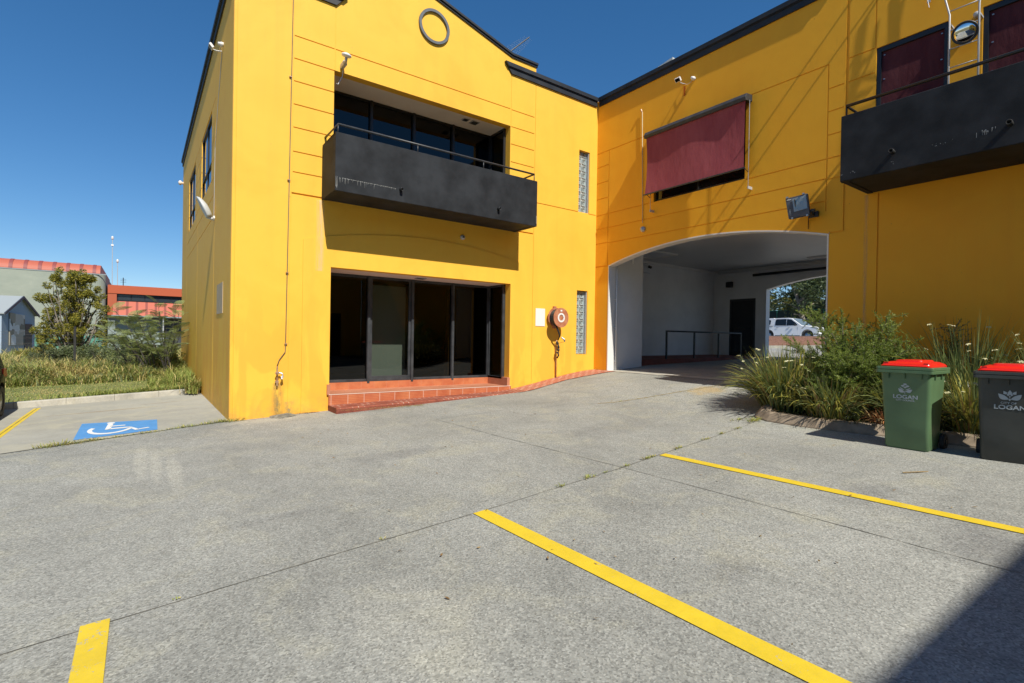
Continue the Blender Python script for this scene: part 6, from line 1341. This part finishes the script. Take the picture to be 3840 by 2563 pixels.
# ------------------------------------------------------------------ beyond the passage
mu = MB(); ysm = np.linspace(6, 30, 40)
def mt_(y, f): x0_ = 28.6+ .55*abs(y-17)*0 + max(0, (16.3-y))*1.2; return Vector((x0_+(38.5-x0_)*f, y, -.30+(x0_-28.6)*.0295+ (.86-(x0_-28.6)*.0295-.05)*ss(f*1.05)))
for a_, b_ in zip(ysm[:-1], ysm[1:]):
    if mt_(a_, 0).x > 38: continue
    for k in range(8): mu.quad(mt_(a_, k/8), mt_(b_, k/8), mt_(b_, (k+1)/8), mt_(a_, (k+1)/8))
struct(mu.build('mulch_bank', M['mulch'], smooth=True, recalc=False))
mk = MB()
for a_, b_ in zip(ysm[:-1], ysm[1:]):
    p, q = mt_(a_, 0), mt_(b_, 0)
    if p.x > 38: continue
    mk.add([p+Vector((-.15,0,-.1)), q+Vector((-.15,0,-.1)), q+Vector((-.13,0,.11)), p+Vector((-.13,0,.11)), q+Vector((.04,0,.12)), p+Vector((.04,0,.12))], [(0,1,2,3), (3,2,4,5)])
struct(mk.build('driveway_kerb', M['slab'], recalc=False))
struct(MB().box(38.2, 38.5, 6, 40, -.2, .545).build('retaining_edge', M['kerb']))
struct(sheet([(20.0, -8), (64, -8), (64, 45), (20.0, 45)], 0, 'street', M['tunnelfloor'], zf=lambda x, y: -.57+.0295*(x-19.9) if x < 30 else .30) if False else grid(20.0, 38.3, -8, 40, 20, 10, lambda x, y: xz(x, y)-.012, 'driveway', M['tunnelfloor']))
struct(grid(38.4, 47, -20, 60, 6, 10, lambda x, y: .235, 'street', M['tunnelfloor']))
o = MB().box(47.5, 47.75, -10, 60, 0, 2.25).build('boundary_wall', varied('old_concrete_wall', (.14,.135,.12), (.24,.23,.20), .9, .9, 0, .2, 20, detail=8)); tag(o, 'weathered grey concrete wall behind the white pickup', 'wall')
ft = thing('mesh_fence', 'dark green mesh fence on top of the concrete wall', 'fence', (47.6, 22, 2.25)); 
MB().box(47.60, 47.64, -10, 60, 2.25, 2.99).build('mesh', new_mat('green_shade_mesh', (.018,.035,.028), .9).m, ft); MB().tube([(47.6, -10, 3.0), (47.6, 60, 3.0)], .025, 6).build('top_rail', new_mat('green_rail', (.03,.22,.14), .5).m, ft)
for y in range(-8, 60, 4): MB().tube([(47.55, y, 2.2), (47.55, y, 3.02)], .03, 6).build('post', bpy.data.materials['green_rail'], ft)
def big_tree(label, x, y, h, lean, seed, n, spread, r=.22, mats=None, p=(.7, .3), size=.34, base=0.2):
    t = thing('gum_tree', label, 'tree', (x, y, base), 'trees behind the concrete wall'); rs = np.random.RandomState(seed); m = MB(); top = Vector((x, y+lean, base+h*.7)); tr = [Vector((x, y, base-.2)).lerp(top, k/8)+Vector((0, .12*sin(k*.8), 0)) for k in range(9)]; m.tube(tr, [r*(1-.07*k) for k in range(9)], 10); bl = []
    for k in range(16):
        s0 = tr[int(rs.uniform(3, 9))]; e = s0+Vector((rs.uniform(-1, 1)*spread, rs.uniform(-1, 1)*spread, rs.uniform(.1, 1)*h*.35)); m.tube([s0, s0.lerp(e, .5)+Vector((0, 0, .15)), e], [.08, .05, .02], 6); 
        for j in range(4): q = s0.lerp(e, rs.uniform(.5, 1.1)); bl.append((q.x+rs.normal(0, .5), q.y+rs.normal(0, .5), q.z+rs.normal(0, .4), rs.uniform(.35, .8), rs.uniform(.25, .55)))
    m.build('trunk', M['bark'], t, recalc=False); leaf_cloud('crown', bl, n, size, mats or [M['leaf_gum'], M['leaf_dk']], p, t, seed+1, .3)
big_tree('leaning grey trunked gum tree behind the white pickup', 46.3, 20.3, 8.0, 2.1, 71, 5500, 2.6, .24)
big_tree('dark gum tree at the right of the exit arch', 49.5, 17.6, 9.0, .3, 74, 6000, 2.6, .3)
big_tree('dense gum tree beyond the fence in the middle of the arch', 53, 24.0, 9, -.5, 77, 6500, 3.2, .2)
big_tree('dense dark gum tree beyond the fence at the left of the arch', 51, 28.5, 8, .5, 80, 6000, 3.0, .2)
big_tree('far gum tree closing the view beyond the fence', 60, 27, 11, .5, 83, 6000, 4.0, .25, size=.5)
big_tree('second far gum tree beyond the fence to the right', 62, 21, 10, .5, 86, 5500, 4.0, .25, size=.5)
big_tree('third far gum tree beyond the fence to the left', 61, 34, 10, .5, 89, 5000, 4.0, .25, size=.5)
big_tree('yellow green wattle tree showing at the left jamb of the exit arch', 48.9, 25.9, 4.4, .1, 92, 2600, 1.3, .09, [M['leaf_yg'], M['leaf_gum']], (.8, .2), .22)

# ------------------------------------------------------------------ wing behind the camera that shades the lower right of the yard
wg = thing('rear_wing', 'yellow rendered wing closing the yard behind the camera', 'building', (0, -9, -1.6))
m = MB(); m.box(-16, 10.6, -12, -6.85, -2.2, 7.0); m.build('wall', M['yellow'], wg); m = MB(); m.box(-16.1, 10.6, -12.1, -6.78, 7.0, 7.12); m.build('capping', M['band'], wg)
for x in (-12, -7, -2, 3.5, 8): MB().box(x-1.4, x+1.4, -6.90, -6.83, -1.2, 1.3).build('window', M['glass'], wg); MB().box(x-1.4, x+1.4, -6.90, -6.83, 3.4, 5.2).build('window', M['glass'], wg)
